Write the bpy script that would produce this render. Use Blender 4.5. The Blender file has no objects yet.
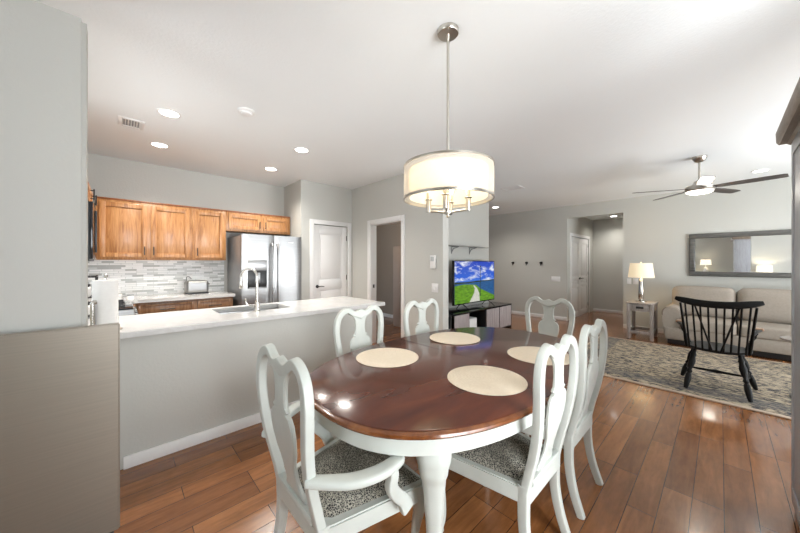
import bpy, bmesh, math, random
from mathutils import Vector, Matrix
PI = math.pi
rnd = random.Random(7)
S = bpy.context.scene
COL = S.collection
H = 1.38          # camera height
CEIL = 2.74

# ------------------------------------------------------------------ camera, world, lights, exposure
cd = bpy.data.cameras.new('camera'); cam = bpy.data.objects.new('camera', cd); COL.objects.link(cam)
cd.sensor_width = 36; cd.lens = 13.5; cd.shift_y = -3.5/800; cd.clip_start = 0.02
cam.location = (0, 0, H); cam.rotation_euler = (PI/2, 0, math.radians(46.9))
S.camera = cam
S.view_settings.view_transform = 'Standard'; S.view_settings.look = 'None'
S.view_settings.exposure = 0.6; S.view_settings.gamma = 1; S.view_settings.use_curve_mapping = False
S.cycles.use_denoising = True
S.cycles.max_bounces = 10; S.cycles.diffuse_bounces = 6; S.cycles.glossy_bounces = 5
S.cycles.transmission_bounces = 6; S.cycles.transparent_max_bounces = 12
S.cycles.sample_clamp_indirect = 6; S.cycles.caustics_reflective = False; S.cycles.caustics_refractive = False
W = bpy.data.worlds.new('sky'); S.world = W; W.use_nodes = True
W.node_tree.nodes['Background'].inputs[0].default_value = (0.75, 0.87, 1, 1)
W.node_tree.nodes['Background'].inputs[1].default_value = 1.6

def area(name, loc, rot, sx, sy, power, col=(1, 1, 1), spread=PI):
    l = bpy.data.lights.new(name, 'AREA'); l.shape = 'RECTANGLE'; l.size = sx; l.size_y = sy
    l.energy = power; l.color = col; l.spread = spread
    o = bpy.data.objects.new(name, l); COL.objects.link(o); o.location = loc; o.rotation_euler = rot
    return o
DAY = (0.96, 0.98, 1.0)
# lamps outside unseen windows
UP = math.radians(48)
area('uplight_dining_side', (2.55, 1.0, 0.45), (0, PI/2+UP, 0), 2.0, 2.2, 40, DAY)       # added lamp aimed up through the window to brighten the ceiling
area('daylight_dining_sky', (2.15, 0.85, 1.32), (0, PI/2, -math.radians(33)), 1.85, 1.9, 78, DAY, math.radians(115))
area('uplight_living', (4.10, 5.1, 0.60), (0, PI/2+UP, 0), 2.4, 4.2, 395, DAY)  # added lamp outside the living window, tilted up to lift the ceiling
area('daylight_living_sky', (3.20, 5.1, 1.35), (0, PI/2, 0), 2.0, 2.9, 22, DAY)
area('added_uplight_back', (-1.5, -3.3, 0.85), (PI/2+UP, 0, 0), 1.6, 2.0, 35, DAY)  # added behind an invented back window, tilted up to light the dining end
area('added_fill_back', (-1.5, -2.72, 1.4), (PI/2, 0, 0), 1.0, 1.6, 7, DAY)  # added fill at the same invented back window
area('added_uplight_kitchen', (-3.0, -1.75, 0.45), (PI/2+math.radians(48), 0, 0), 1.6, 1.6, 42, DAY)  # added lamp lighting the kitchen ceiling through an invented window

def lampdata(name, loc, power, col, r=0.05, kind='POINT', spot=2.4, blend=0.8):
    l = bpy.data.lights.new(name, kind); l.energy = power; l.color = col; l.shadow_soft_size = r
    if kind == 'SPOT': l.spot_size = spot; l.spot_blend = blend
    o = bpy.data.objects.new(name, l); COL.objects.link(o); o.location = loc
    return o

# ------------------------------------------------------------------ materials
def srgb(r, g, b):
    f = lambda c: (c/255/12.92) if c/255 <= 0.04045 else ((c/255+0.055)/1.055)**2.4
    return (f(r), f(g), f(b), 1)
class N:
    def __init__(s, name):
        s.m = bpy.data.materials.new(name); s.m.use_nodes = True
        s.t = s.m.node_tree; s.b = s.t.nodes['Principled BSDF']
    def n(s, typ, **kw):
        x = s.t.nodes.new(typ)
        for k, v in kw.items(): setattr(x, k, v)
        return x
    def l(s, a, b): s.t.links.new(a, b)
    def set(s, x, **kw):
        for k, v in kw.items(): x.inputs[k.replace('_', ' ')].default_value = v
        return x
    def coords(s, scale=(1, 1, 1), swap=False, kind='Object'):
        tc = s.n('ShaderNodeTexCoord'); mp = s.n('ShaderNodeMapping')
        mp.inputs['Scale'].default_value = scale
        s.l(tc.outputs[kind], mp.inputs[0])
        return mp.outputs[0]
    def noise(s, vec, scale, detail=3, rough=0.5, dist=0):
        x = s.n('ShaderNodeTexNoise'); s.l(vec, x.inputs['Vector'])
        x.inputs['Scale'].default_value = scale; x.inputs['Detail'].default_value = detail
        x.inputs['Roughness'].default_value = rough; x.inputs['Distortion'].default_value = dist
        return x.outputs['Fac']
    def ramp(s, fac, stops, interp='LINEAR'):
        x = s.n('ShaderNodeValToRGB'); x.color_ramp.interpolation = interp; s.l(fac, x.inputs[0])
        e = x.color_ramp.elements
        while len(e) < len(stops): e.new(0.5)
        for i, (p, c) in enumerate(stops): e[i].position = p; e[i].color = c
        return x.outputs[0]
    def mix(s, fac, a, b, mode='MIX'):
        x = s.n('ShaderNodeMix', data_type='RGBA', blend_type=mode)
        for sock, v in ((x.inputs[0], fac), (x.inputs[6], a), (x.inputs[7], b)):
            if hasattr(v, 'node'): s.l(v, sock)
            else: sock.default_value = v
        return x.outputs[2]
    def bump(s, h, strength=0.2, dist=0.01):
        x = s.n('ShaderNodeBump'); x.inputs['Strength'].default_value = strength; x.inputs['Distance'].default_value = dist
        s.l(h, x.inputs['Height']); s.l(x.outputs[0], s.b.inputs['Normal'])
    def color(s, c):
        if hasattr(c, 'node'): s.l(c, s.b.inputs['Base Color'])
        else: s.b.inputs['Base Color'].default_value = c
    def p(s, rough=None, metal=None, coat=None, emis=None, estr=None, spec=None, trans=None):
        i = s.b.inputs
        if rough is not None: i['Roughness'].default_value = rough
        if metal is not None: i['Metallic'].default_value = metal
        if coat is not None: i['Coat Weight'].default_value = coat; i['Coat Roughness'].default_value = 0.08
        if emis is not None: i['Emission Color'].default_value = emis; i['Emission Strength'].default_value = estr
        if spec is not None: i['Specular IOR Level'].default_value = spec
        if trans is not None: i['Transmission Weight'].default_value = trans
        return s

def plain(name, c, rough=0.5, metal=0, var=0.06, scale=8, bump=0, **kw):
    m = N(name); v = m.coords(); f = m.noise(v, scale, 4)
    a = tuple(x*(1-var) for x in c[:3])+(1,); b = tuple(min(1, x*(1+var)) for x in c[:3])+(1,)
    m.color(m.ramp(f, [(0.3, a), (0.7, b)])); m.p(rough, metal, **kw)
    if bump: m.bump(m.noise(v, scale*6, 3), bump, 0.004)
    return m.m
def plaster(name, c):
    m = N(name); v = m.coords(); a = m.noise(v, 1.2, 2)
    m.color(m.ramp(a, [(0.3, tuple(x*0.98 for x in c[:3])+(1,)), (0.7, c)])); m.p(0.55, spec=0.3)
    m.bump(m.noise(v, 55, 4, 0.6), 0.30, 0.006)
    return m.m

M = {}
M['wall'] = plaster('grey_wall_paint', (0.548, 0.55, 0.515, 1))
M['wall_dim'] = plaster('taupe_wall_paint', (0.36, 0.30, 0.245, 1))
M['ceiling'] = plaster('ceiling_paint', (0.86, 0.885, 0.885, 1))
M['trim'] = plain('white_trim_paint', (0.78, 0.78, 0.77, 1), 0.35, var=0.01)
M['door'] = plain('white_door_paint', (0.80, 0.80, 0.79, 1), 0.38, var=0.01)

def floor_mat():
    m = N('plank_floor'); tc = m.n('ShaderNodeTexCoord'); sx = m.n('ShaderNodeSeparateXYZ'); cx = m.n('ShaderNodeCombineXYZ')
    m.l(tc.outputs['Object'], sx.inputs[0]); m.l(sx.outputs[1], cx.inputs[0]); m.l(sx.outputs[0], cx.inputs[1])
    mp = m.n('ShaderNodeMapping'); m.l(cx.outputs[0], mp.inputs[0]); mp.inputs['Location'].default_value = (0.3, -0.0135, 0)
    br = m.n('ShaderNodeTexBrick'); m.l(mp.outputs[0], br.inputs[0]); br.offset = 0.37; br.offset_frequency = 3
    m.set(br, Scale=1, Mortar_Size=0.0016, Mortar_Smooth=0.1, Bias=0, Brick_Width=0.92, Row_Height=0.127)
    br.inputs['Color1'].default_value = (0, 0, 0, 1); br.inputs['Color2'].default_value = (1, 1, 1, 1); br.inputs['Mortar'].default_value = (0.5, 0.5, 0.5, 1)
    base = m.ramp(br.outputs[0], [(0, srgb(130, 82, 46)), (0.5, srgb(148, 96, 55)), (1, srgb(166, 111, 67))])
    mp2 = m.n('ShaderNodeMapping'); m.l(cx.outputs[0], mp2.inputs[0]); mp2.inputs['Scale'].default_value = (1.4, 11, 1)
    g = m.noise(mp2.outputs[0], 2.2, 6, 0.6, 0.6)
    grain = m.ramp(g, [(0.3, (0.66, 0.63, 0.60, 1)), (0.7, (1.1, 1.1, 1.1, 1))])
    c = m.mix(1.0, base, grain, 'MULTIPLY')
    mp3 = m.n('ShaderNodeMapping'); m.l(cx.outputs[0], mp3.inputs[0]); mp3.inputs['Scale'].default_value = (1.5, 3, 1)
    sp = m.noise(mp3.outputs[0], 9, 5, 0.65)
    c = m.mix(0.5, c, m.ramp(sp, [(0.30, (0.74, 0.71, 0.68, 1)), (0.6, (1, 1, 1, 1))]), 'MULTIPLY')
    c = m.mix(br.outputs['Fac'], c, srgb(38, 20, 12))
    m.color(c); m.p(0.24, spec=0.55, coat=0.25)
    rr = m.n('ShaderNodeMapRange'); m.l(g, rr.inputs[0]); rr.inputs[3].default_value = 0.16; rr.inputs[4].default_value = 0.30
    m.l(rr.outputs[0], m.b.inputs['Roughness'])
    m.bump(br.outputs['Fac'], -0.25, 0.002)
    return m.m
M['floor'] = floor_mat()

def wood(name, dark, mid, light, scale=(14, 14, 1.3), rough=0.35, coat=0.1, dist=1.2):
    m = N(name); v = m.coords(scale)
    a = m.noise(v, 2.0, 6, 0.62, dist)
    c = m.ramp(a, [(0.28, dark), (0.47, mid), (0.72, light)])
    v2 = m.coords((scale[0]*4, scale[1]*4, scale[2]*2)); b = m.noise(v2, 3, 4)
    c = m.mix(0.35, c, m.ramp(b, [(0.35, (0.55, 0.5, 0.45, 1)), (0.6, (1, 1, 1, 1))]), 'MULTIPLY')
    m.color(c); m.p(rough, coat=coat)
    return m.m
M['oak'] = wood('honey_oak', srgb(124, 80, 42), srgb(172, 120, 72), srgb(196, 148, 98))
M['oak_low'] = wood('brown_oak', srgb(120, 84, 56), srgb(150, 112, 80), srgb(172, 134, 100))
M['oak_edge'] = wood('oak_edge', srgb(110, 60, 28), srgb(140, 82, 42), srgb(160, 100, 55))
def mahogany():
    m = N('mahogany_top'); v = m.coords((5, 1.2, 5)); a = m.noise(v, 1.6, 6, 0.55, 0.5)
    c = m.ramp(a, [(0.3, srgb(70, 31, 18)), (0.5, srgb(84, 39, 22)), (0.75, srgb(100, 50, 28))])
    m.color(c); m.p(0.17, coat=0.22, spec=0.42); m.b.inputs['Coat Roughness'].default_value = 0.09
    return m.m
M['mahogany'] = mahogany()
M['table_edge'] = wood('table_edge', srgb(82, 42, 18), srgb(116, 66, 30), srgb(140, 88, 44), (3, 3, 3), 0.2, 0.5)
M['cream'] = plain('chalk_white_paint', (0.54, 0.57, 0.53, 1), 0.38, var=0.03, scale=14)
M['metal'] = plain('brushed_nickel', (0.55, 0.52, 0.47, 1), 0.28, 1.0, var=0.03)
M['chrome'] = plain('faucet_nickel', (0.60, 0.58, 0.54, 1), 0.22, 1.0, var=0.02)
def steel():
    m = N('stainless_steel'); v = m.coords((2, 2, 90)); f = m.noise(v, 3, 3)
    m.color(m.ramp(f, [(0.3, (0.33, 0.33, 0.33, 1)), (0.7, (0.39, 0.39, 0.385, 1))])); m.p(0.36, 1.0)
    m.b.inputs['Anisotropic'].default_value = 0.5
    return m.m
M['steel'] = steel()
M['fridge_side'] = plain('fridge_side_grey', (0.30, 0.31, 0.32, 1), 0.4, 0.5, var=0.02)
def satin():
    m = N('satin_taupe_metal'); v = m.coords((1, 1, 70)); f = m.noise(v, 2, 3)
    m.color(m.ramp(f, [(0.3, (0.27, 0.24, 0.20, 1)), (0.7, (0.295, 0.262, 0.215, 1))])); m.p(0.42, 0.55)
    return m.m
M['satin'] = satin()
def quartz():
    m = N('white_quartz'); v = m.coords(); f = m.noise(v, 3.5, 6, 0.6, 1.0)
    m.color(m.ramp(f, [(0.42, (0.66, 0.655, 0.64, 1)), (0.5, (0.62, 0.615, 0.60, 1)), (0.55, (0.67, 0.665, 0.65, 1))])); m.p(0.12, coat=0.3)
    return m.m
M['quartz'] = quartz()
def mosaic():
    m = N('linear_mosaic_tile'); tc = m.n('ShaderNodeTexCoord'); sx = m.n('ShaderNodeSeparateXYZ'); ad = m.n('ShaderNodeMath', operation='ADD'); cx = m.n('ShaderNodeCombineXYZ')
    m.l(tc.outputs['Object'], sx.inputs[0]); m.l(sx.outputs[0], ad.inputs[0]); m.l(sx.outputs[1], ad.inputs[1])
    m.l(ad.outputs[0], cx.inputs[0]); m.l(sx.outputs[2], cx.inputs[1])
    br = m.n('ShaderNodeTexBrick'); m.l(cx.outputs[0], br.inputs[0]); br.offset = 0.37; br.offset_frequency = 2; br.squash = 1.6; br.squash_frequency = 3
    m.set(br, Scale=1, Mortar_Size=0.002, Mortar_Smooth=0.1, Bias=0, Brick_Width=0.11, Row_Height=0.026)
    br.inputs['Color1'].default_value = (0, 0, 0, 1); br.inputs['Color2'].default_value = (1, 1, 1, 1); br.inputs['Mortar'].default_value = (0.5, 0.5, 0.5, 1)
    c = m.ramp(br.outputs[0], [(0, srgb(186, 190, 188)), (0.2, srgb(212, 216, 215)), (0.4, srgb(238, 241, 241)), (0.7, srgb(247, 249, 249))], 'CONSTANT')
    c = m.mix(br.outputs['Fac'], c, srgb(196, 200, 202)); m.color(c); m.p(0.42, spec=0.35)
    m.bump(br.outputs['Fac'], -0.3, 0.002)
    return m.m
M['mosaic'] = mosaic()
M['black'] = plain('black_metal', (0.012, 0.012, 0.013, 1), 0.35, var=0.1)
M['black_wood'] = plain('black_painted_wood', (0.006, 0.006, 0.006, 1), 0.5, var=0.15, spec=0.2)
M['gloss_black'] = plain('gloss_black', (0.008, 0.009, 0.012, 1), 0.08, var=0.1)
M['white'] = plain('white_plastic', (0.8, 0.8, 0.79, 1), 0.4, var=0.01)
M['paper'] = plain('paper_towel', (0.84, 0.83, 0.81, 1), 0.9, var=0.02, scale=60, bump=0.2)
def leopard():
    m = N('spotted_seat_fabric'); v = m.coords(); nz = m.n('ShaderNodeTexVoronoi', feature='DISTANCE_TO_EDGE'); m.l(v, nz.inputs['Vector']); nz.inputs['Scale'].default_value = 125
    n2 = m.noise(v, 120, 2)
    ad = m.n('ShaderNodeMath', operation='MULTIPLY_ADD'); m.l(n2, ad.inputs[0]); ad.inputs[1].default_value = 0.25; m.l(nz.outputs['Distance'], ad.inputs[2])
    c = m.ramp(ad.outputs[0], [(0.19, srgb(176, 172, 158)), (0.28, srgb(26, 27, 30))])
    m.color(c); m.p(0.85); m.bump(n2, 0.2, 0.002)
    return m.m
M['leopard'] = leopard()
def matmat():
    m = N('woven_mat'); v = m.coords(); w = m.n('ShaderNodeTexWave', wave_type='RINGS', rings_direction='Z'); m.l(v, w.inputs[0])
    m.set(w, Scale=42, Distortion=0.6, Detail=2); w.inputs['Detail Scale'].default_value = 8
    n = m.noise(v, 90, 3); f = m.mix(0.5, w.outputs[0], n)
    m.color(m.ramp(f, [(0.25, srgb(206, 190, 166)), (0.7, srgb(234, 222, 202))])); m.p(0.8); m.bump(f, 0.4, 0.002)
    return m.m
M['mat'] = matmat()
M['sofa'] = plain('sofa_linen', srgb(150, 141, 130), 0.9, var=0.06, scale=40, bump=0.25)
M['greywash'] = wood('greywashed_wood', srgb(120, 112, 106), srgb(150, 142, 136), srgb(168, 160, 154), (20, 20, 1.5), 0.5, 0)
M['frame_grey'] = wood('weathered_grey_frame', srgb(58, 58, 56), srgb(84, 84, 81), srgb(108, 106, 102), (1.5, 20, 20), 0.4, 0.1)
M['hutch'] = wood('hutch_grey', srgb(160, 162, 168), srgb(172, 174, 180), srgb(184, 186, 192), (20, 20, 1.2), 0.4, 0.1)
M['hutch_crown'] = wood('hutch_crown', srgb(120, 106, 92), srgb(136, 122, 108), srgb(150, 136, 120), (8, 1, 8), 0.4, 0)
def mirror():
    m = N('mirror_glass'); v = m.coords(); f = m.noise(v, 2, 1)
    m.color(m.ramp(f, [(0, (0.82, 0.83, 0.83, 1)), (1, (0.84, 0.85, 0.85, 1))])); m.p(0.015, 1.0)
    return m.m
M['mirror'] = mirror()
def rugmat():
    m = N('abrash_rug'); tc = m.n('ShaderNodeTexCoord'); mp = m.n('ShaderNodeMapping'); m.l(tc.outputs['Object'], mp.inputs[0])
    mp.inputs['Scale'].default_value = (2.6, 6.5, 1)
    a = m.noise(mp.outputs[0], 4.2, 8, 0.75, 0.6)
    c = m.ramp(a, [(0.39, srgb(34, 36, 44)), (0.46, srgb(82, 82, 86)), (0.50, srgb(166, 152, 130)), (0.62, srgb(192, 178, 154)), (0.69, srgb(104, 100, 96))])
    vo = m.n('ShaderNodeTexVoronoi', feature='DISTANCE_TO_EDGE'); m.l(tc.outputs['Object'], vo.inputs['Vector']); vo.inputs['Scale'].default_value = 6.5
    d = m.noise(mp.outputs[0], 9, 6, 0.7)
    band = m.ramp(vo.outputs['Distance'], [(0.02, srgb(66, 68, 76)), (0.07, (1, 1, 1, 1))])
    c = m.mix(m.ramp(d, [(0.45, (0, 0, 0, 1)), (0.6, (0.75, 0.75, 0.75, 1))]), c, m.mix(1.0, c, band, 'MULTIPLY'))
    sx = m.n('ShaderNodeSeparateXYZ'); m.l(tc.outputs['Generated'], sx.inputs[0])
    e1 = m.ramp(sx.outputs[0], [(0.02, (0, 0, 0, 1)), (0.03, (1, 1, 1, 1)), (0.075, (1, 1, 1, 1)), (0.085, (0, 0, 0, 1))])
    e2 = m.ramp(sx.outputs[1], [(0.04, (0, 0, 0, 1)), (0.055, (1, 1, 1, 1)), (0.13, (1, 1, 1, 1)), (0.15, (0, 0, 0, 1))])
    ee = m.mix(1.0, e1, e2, 'LIGHTEN'); ee = m.mix(1.0, ee, m.ramp(d, [(0.4, (0.2, 0.2, 0.2, 1)), (0.55, (0.75, 0.75, 0.75, 1))]), 'MULTIPLY')
    c = m.mix(ee, c, srgb(84, 86, 92))
    m.color(c); m.p(0.95); m.bump(d, 0.3, 0.004)
    return m.m
M['rug'] = rugmat()
M['rug_edge'] = plain('rug_binding', srgb(186, 168, 150), 0.9, var=0.05, scale=60)
M['shade'] = None
def glow(name, c, strength, base=(0.85, 0.82, 0.75, 1)):
    m = N(name); v = m.coords(); f = m.noise(v, 30, 2)
    m.color(m.ramp(f, [(0.3, tuple(x*0.97 for x in base[:3])+(1,)), (0.7, base)])); m.p(0.8, emis=c, estr=strength); return m.m
M['shade'] = glow('lit_linen_shade', (1, 0.80, 0.50, 1), 0.36, (0.7, 0.62, 0.5, 1))
M['shade_back'] = glow('lit_pale_shade', (1, 0.86, 0.66, 1), 0.8)
M['bulb'] = glow('bulb_glow', (1, 0.82, 0.55, 1), 5)
M['downlight'] = glow('downlight_glow', (1, 0.97, 0.92, 1), 7)
M['fan_light'] = glow('fan_light_glow', (1, 0.96, 0.88, 1), 2.2)
def sheer(name, amt, tint, em, ecol):
    m = N(name); v = m.coords((120, 120, 120)); 
    tr = m.n('ShaderNodeBsdfTransparent'); tl = m.n('ShaderNodeBsdfTranslucent'); df = m.n('ShaderNodeBsdfDiffuse'); e = m.n('ShaderNodeEmission')
    c = m.ramp(m.noise(v, 1, 2), [(0.3, tuple(x*0.94 for x in tint[:3])+(1,)), (0.7, tint)])
    m.l(c, tl.inputs[0]); m.l(c, df.inputs[0])
    m1 = m.n('ShaderNodeMixShader'); m1.inputs[0].default_value = 0.5; m.l(tl.outputs[0], m1.inputs[1]); m.l(df.outputs[0], m1.inputs[2])
    ad = m.n('ShaderNodeAddShader'); e.inputs[0].default_value = ecol; e.inputs[1].default_value = em; m.l(m1.outputs[0], ad.inputs[0]); m.l(e.outputs[0], ad.inputs[1])
    m2 = m.n('ShaderNodeMixShader'); m2.inputs[0].default_value = amt; m.l(tr.outputs[0], m2.inputs[1]); m.l(ad.outputs[0], m2.inputs[2])
    m.l(m2.outputs[0], m.t.nodes['Material Output'].inputs[0])
    return m.m
M['sheer'] = sheer('sheer_outer_shade', 0.55, (0.80, 0.75, 0.68, 1), 0.10, (1, 0.86, 0.68, 1))
M['inner_shade'] = sheer('inner_shade', 1.0, (0.86, 0.80, 0.66, 1), 0.12, (1, 0.82, 0.50, 1))
M['diffuser'] = glow('chandelier_diffuser', (1, 0.96, 0.88, 1), 0.55)
def glassmat():
    m = N('window_glass'); v = m.coords(); tr = m.n('ShaderNodeBsdfTransparent'); gl = m.n('ShaderNodeBsdfGlossy'); gl.inputs['Roughness'].default_value = 0.02
    mx = m.n('ShaderNodeMixShader'); mx.inputs[0].default_value = 0.06; m.l(tr.outputs[0], mx.inputs[1]); m.l(gl.outputs[0], mx.inputs[2]); m.l(mx.outputs[0], m.t.nodes['Material Output'].inputs[0]); return m.m
M['glass'] = glassmat()
def screen(name, fn):
    m = N(name); c = fn(m); m.b.inputs['Base Color'].default_value = (0.02, 0.02, 0.02, 1); m.p(0.15)
    m.l(c, m.b.inputs['Emission Color']); m.b.inputs['Emission Strength'].default_value = 0.62; return m.m
def f_sky(m):
    v = m.coords((1, 1.5, 5)); a = m.noise(v, 2.2, 6, 0.6, 0.4)
    cl = m.ramp(a, [(0.50, (0, 0, 0, 1)), (0.66, (1, 1, 1, 1))])
    tc = m.n('ShaderNodeTexCoord'); sx = m.n('ShaderNodeSeparateXYZ'); m.l(tc.outputs['Generated'], sx.inputs[0])
    b = m.ramp(sx.outputs[2], [(0, srgb(120, 180, 235)), (0.6, srgb(24, 96, 215)), (1, srgb(10, 60, 185))])
    return m.mix(cl, b, srgb(235, 240, 248))
M['s_sky'] = screen('screen_sky', f_sky)
M['s_grass'] = screen('screen_grass', lambda m: m.ramp(m.noise(m.coords((1, 1, 4)), 9, 6), [(0.3, srgb(60, 112, 14)), (0.7, srgb(118, 172, 30))]))
M['s_water'] = screen('screen_water', lambda m: m.ramp(m.noise(m.coords((1, 1, 6)), 12, 4), [(0.3, srgb(12, 62, 120)), (0.7, srgb(34, 104, 160))]))
M['s_path'] = screen('screen_path', lambda m: m.ramp(m.noise(m.coords(), 30, 4), [(0.3, srgb(190, 190, 178)), (0.7, srgb(220, 220, 208))]))
M['s_dark'] = screen('screen_dark', lambda m: m.ramp(m.noise(m.coords(), 30, 4), [(0.3, srgb(16, 40, 40)), (0.7, srgb(40, 62, 50))]))

# ------------------------------------------------------------------ geometry helpers
def finish(bm, name, mat, parent=None, sharp=0.6, smooth=True):
    bmesh.ops.recalc_face_normals(bm, faces=bm.faces[:])
    if smooth:
        for f in bm.faces: f.smooth = True
        for e in bm.edges:
            if len(e.link_faces) == 2 and e.calc_face_angle(0) > sharp: e.smooth = False
    me = bpy.data.meshes.new(name); bm.to_mesh(me); bm.free()
    for m_ in (mat if isinstance(mat, (list, tuple)) else [mat]): me.materials.append(m_)
    o = bpy.data.objects.new(name, me); COL.objects.link(o)
    if parent: o.parent = parent
    return o
def box(bm, x0, x1, y0, y1, z0, z1, bev=0, seg=2):
    r = bmesh.ops.create_cube(bm, size=1)
    vs = r['verts']
    for v in vs: v.co = Vector(((x0+x1)/2+v.co.x*(x1-x0), (y0+y1)/2+v.co.y*(y1-y0), (z0+z1)/2+v.co.z*(z1-z0)))
    if bev:
        es = list({e for v in vs for e in v.link_edges})
        bmesh.ops.bevel(bm, geom=es, offset=bev, segments=seg, affect='EDGES', profile=0.5)
    return bm
def Bx(name, mat, parent, *b, bev=0.003, seg=2):
    bm = bmesh.new(); box(bm, *b, bev=bev, seg=seg); return finish(bm, name, mat, parent)
def Bxs(name, mat, parent, boxes, bev=0.002):
    bm = bmesh.new()
    for b in boxes: box(bm, *b, bev=bev)
    return finish(bm, name, mat, parent)
def sweep(bm, pts, w, d, n=10, side=Vector((1, 0, 0)), power=2.6, closed=False):
    """rounded-rectangle section swept along pts; w, d = half sizes (number or list); side = reference lateral axis"""
    pts = [Vector(p) for p in pts]; k = len(pts); rings = []
    for i, p in enumerate(pts):
        if closed: t = pts[(i+1) % k]-pts[i-1]
        else: t = pts[min(i+1, k-1)]-pts[max(i-1, 0)]
        t.normalize(); s = side(i) if callable(side) else side
        a = (s-t*s.dot(t)).normalized(); b = t.cross(a).normalized()
        ww = w[i] if isinstance(w, (list, tuple)) else w; dd = d[i] if isinstance(d, (list, tuple)) else d
        ring = []
        for j in range(n):
            an = 2*PI*(j+0.5)/n; c, s_ = math.cos(an), math.sin(an)
            ring.append(bm.verts.new(p+a*ww*math.copysign(abs(c)**(2/power), c)+b*dd*math.copysign(abs(s_)**(2/power), s_)))
        rings.append(ring)
    for i in range(k-1 if not closed else k):
        r0, r1 = rings[i], rings[(i+1) % k]
        for j in range(n): bm.faces.new((r0[j], r0[(j+1) % n], r1[(j+1) % n], r1[j]))
    if not closed: bm.faces.new(rings[0][::-1]); bm.faces.new(rings[-1])
    return bm
def tube(bm, pts, r, n=10):
    pts = [Vector(p) for p in pts]; d = pts[-1]-pts[0]
    s = Vector((1, 0, 0)) if abs(d.normalized().x if d.length > 1e-6 else 0) < 0.8 else Vector((0, 0, 1))
    return sweep(bm, pts, r, r, n, s, 2)
def lathe(bm, prof, cx=0, cy=0, n=28, cap=True):
    rings = []
    for r, z in prof:
        rings.append([bm.verts.new((cx+max(r, 1e-4)*math.cos(2*PI*j/n), cy+max(r, 1e-4)*math.sin(2*PI*j/n), z)) for j in range(n)])
    for a, b in zip(rings, rings[1:]):
        for j in range(n): bm.faces.new((a[j], a[(j+1) % n], b[(j+1) % n], b[j]))
    if cap: bm.faces.new(rings[0][::-1]); bm.faces.new(rings[-1])
    return bm
def Lt(name, mat, parent, prof, cx=0, cy=0, n=28, cap=True):
    return finish(lathe(bmesh.new(), prof, cx, cy, n, cap), name, mat, parent)
def Tb(name, mat, parent, pts, r, n=10):
    return finish(tube(bmesh.new(), pts, r, n), name, mat, parent)
def spline(pts, m=6):
    P = [Vector(p) for p in pts]; out = []
    for i in range(len(P)-1):
        p0 = P[max(i-1, 0)]; p1 = P[i]; p2 = P[i+1]; p3 = P[min(i+2, len(P)-1)]
        for j in range(m):
            t = j/m
            out.append(0.5*((2*p1)+(-p0+p2)*t+(2*p0-5*p1+4*p2-p3)*t*t+(-p0+3*p1-3*p2+p3)*t**3))
    out.append(P[-1]); return out
def rbox(bm, x0, x1, y0, y1, z0, z1, r=0.05, puff=0.0, n=9, axis='z'):
    """soft cushion: rounded box with a slight crown"""
    c = Vector(((x0+x1)/2, (y0+y1)/2, (z0+z1)/2)); h = Vector(((x1-x0)/2, (y1-y0)/2, (z1-z0)/2))
    t = bmesh.new(); bmesh.ops.create_cube(t, size=2); bmesh.ops.subdivide_edges(t, edges=t.edges[:], cuts=n, use_grid_fill=True)
    mp = {}
    for v in t.verts:
        u = v.co.copy(); g = Vector([math.copysign(abs(a)**0.75, a) if abs(a) > 1e-9 else 0 for a in u])
        p = Vector((g.x*h.x, g.y*h.y, g.z*h.z)); q = Vector([max(-(hh-r), min(hh-r, a)) for a, hh in zip(p, h)])
        d = p-q
        if d.length > 1e-9: p = q+d.normalized()*r
        if puff:
            if axis == 'z': p.z += puff*math.copysign(1, u.z)*(1-u.x**2)*(1-u.y**2)*(abs(u.z) > 0.5)
            else: p.y += puff*math.copysign(1, u.y)*(1-u.x**2)*(1-u.z**2)*(abs(u.y) > 0.5); p.z += 0.5*puff*math.copysign(1, u.z)*(1-u.x**2)*(abs(u.z) > 0.5)
        mp[v] = bm.verts.new(p+c)
    for f in t.faces: bm.faces.new([mp[v] for v in f.verts])
    t.free(); return bm
def prism(bm, poly, y0, y1, bev=0.0, depth=None):
    """polygon in (x,z) extruded from y0 to y1 ; depth(z) shifts y"""
    k = len(poly); D = depth or (lambda z: 0)
    a = [bm.verts.new((x, y0+D(z), z)) for x, z in poly]; b = [bm.verts.new((x, y1+D(z), z)) for x, z in poly]
    bm.faces.new(a); bm.faces.new(b[::-1])
    for i in range(k): bm.faces.new((a[i], b[i], b[(i+1) % k], a[(i+1) % k]))
    return bm

def empty(name, loc=(0, 0, 0), rz=0):
    o = bpy.data.objects.new(name, None); COL.objects.link(o); o.location = loc; o.rotation_euler = (0, 0, rz); o.empty_display_size = 0.1
    return o
def tag(o, label, cat, group=None, kind=None):
    o['label'] = label; o['category'] = cat
    if group: o['group'] = group
    if kind: o['kind'] = kind
    return o
def thing(name, label, cat, loc=(0, 0, 0), rz=0, group=None): return tag(empty(name, loc, rz), label, cat, group)
def struct(o): o['kind'] = 'structure'; return o
def copy_tree(o, parent=None, top=True):
    c = o.copy(); COL.objects.link(c); c.parent = parent
    for ch in list(o.children): copy_tree(ch, c, False)
    return c
def place(proto, first, loc, rz, label):
    o = proto if first else copy_tree(proto)
    o.location = loc; o.rotation_euler = (0, 0, rz); o['label'] = label; return o

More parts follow.
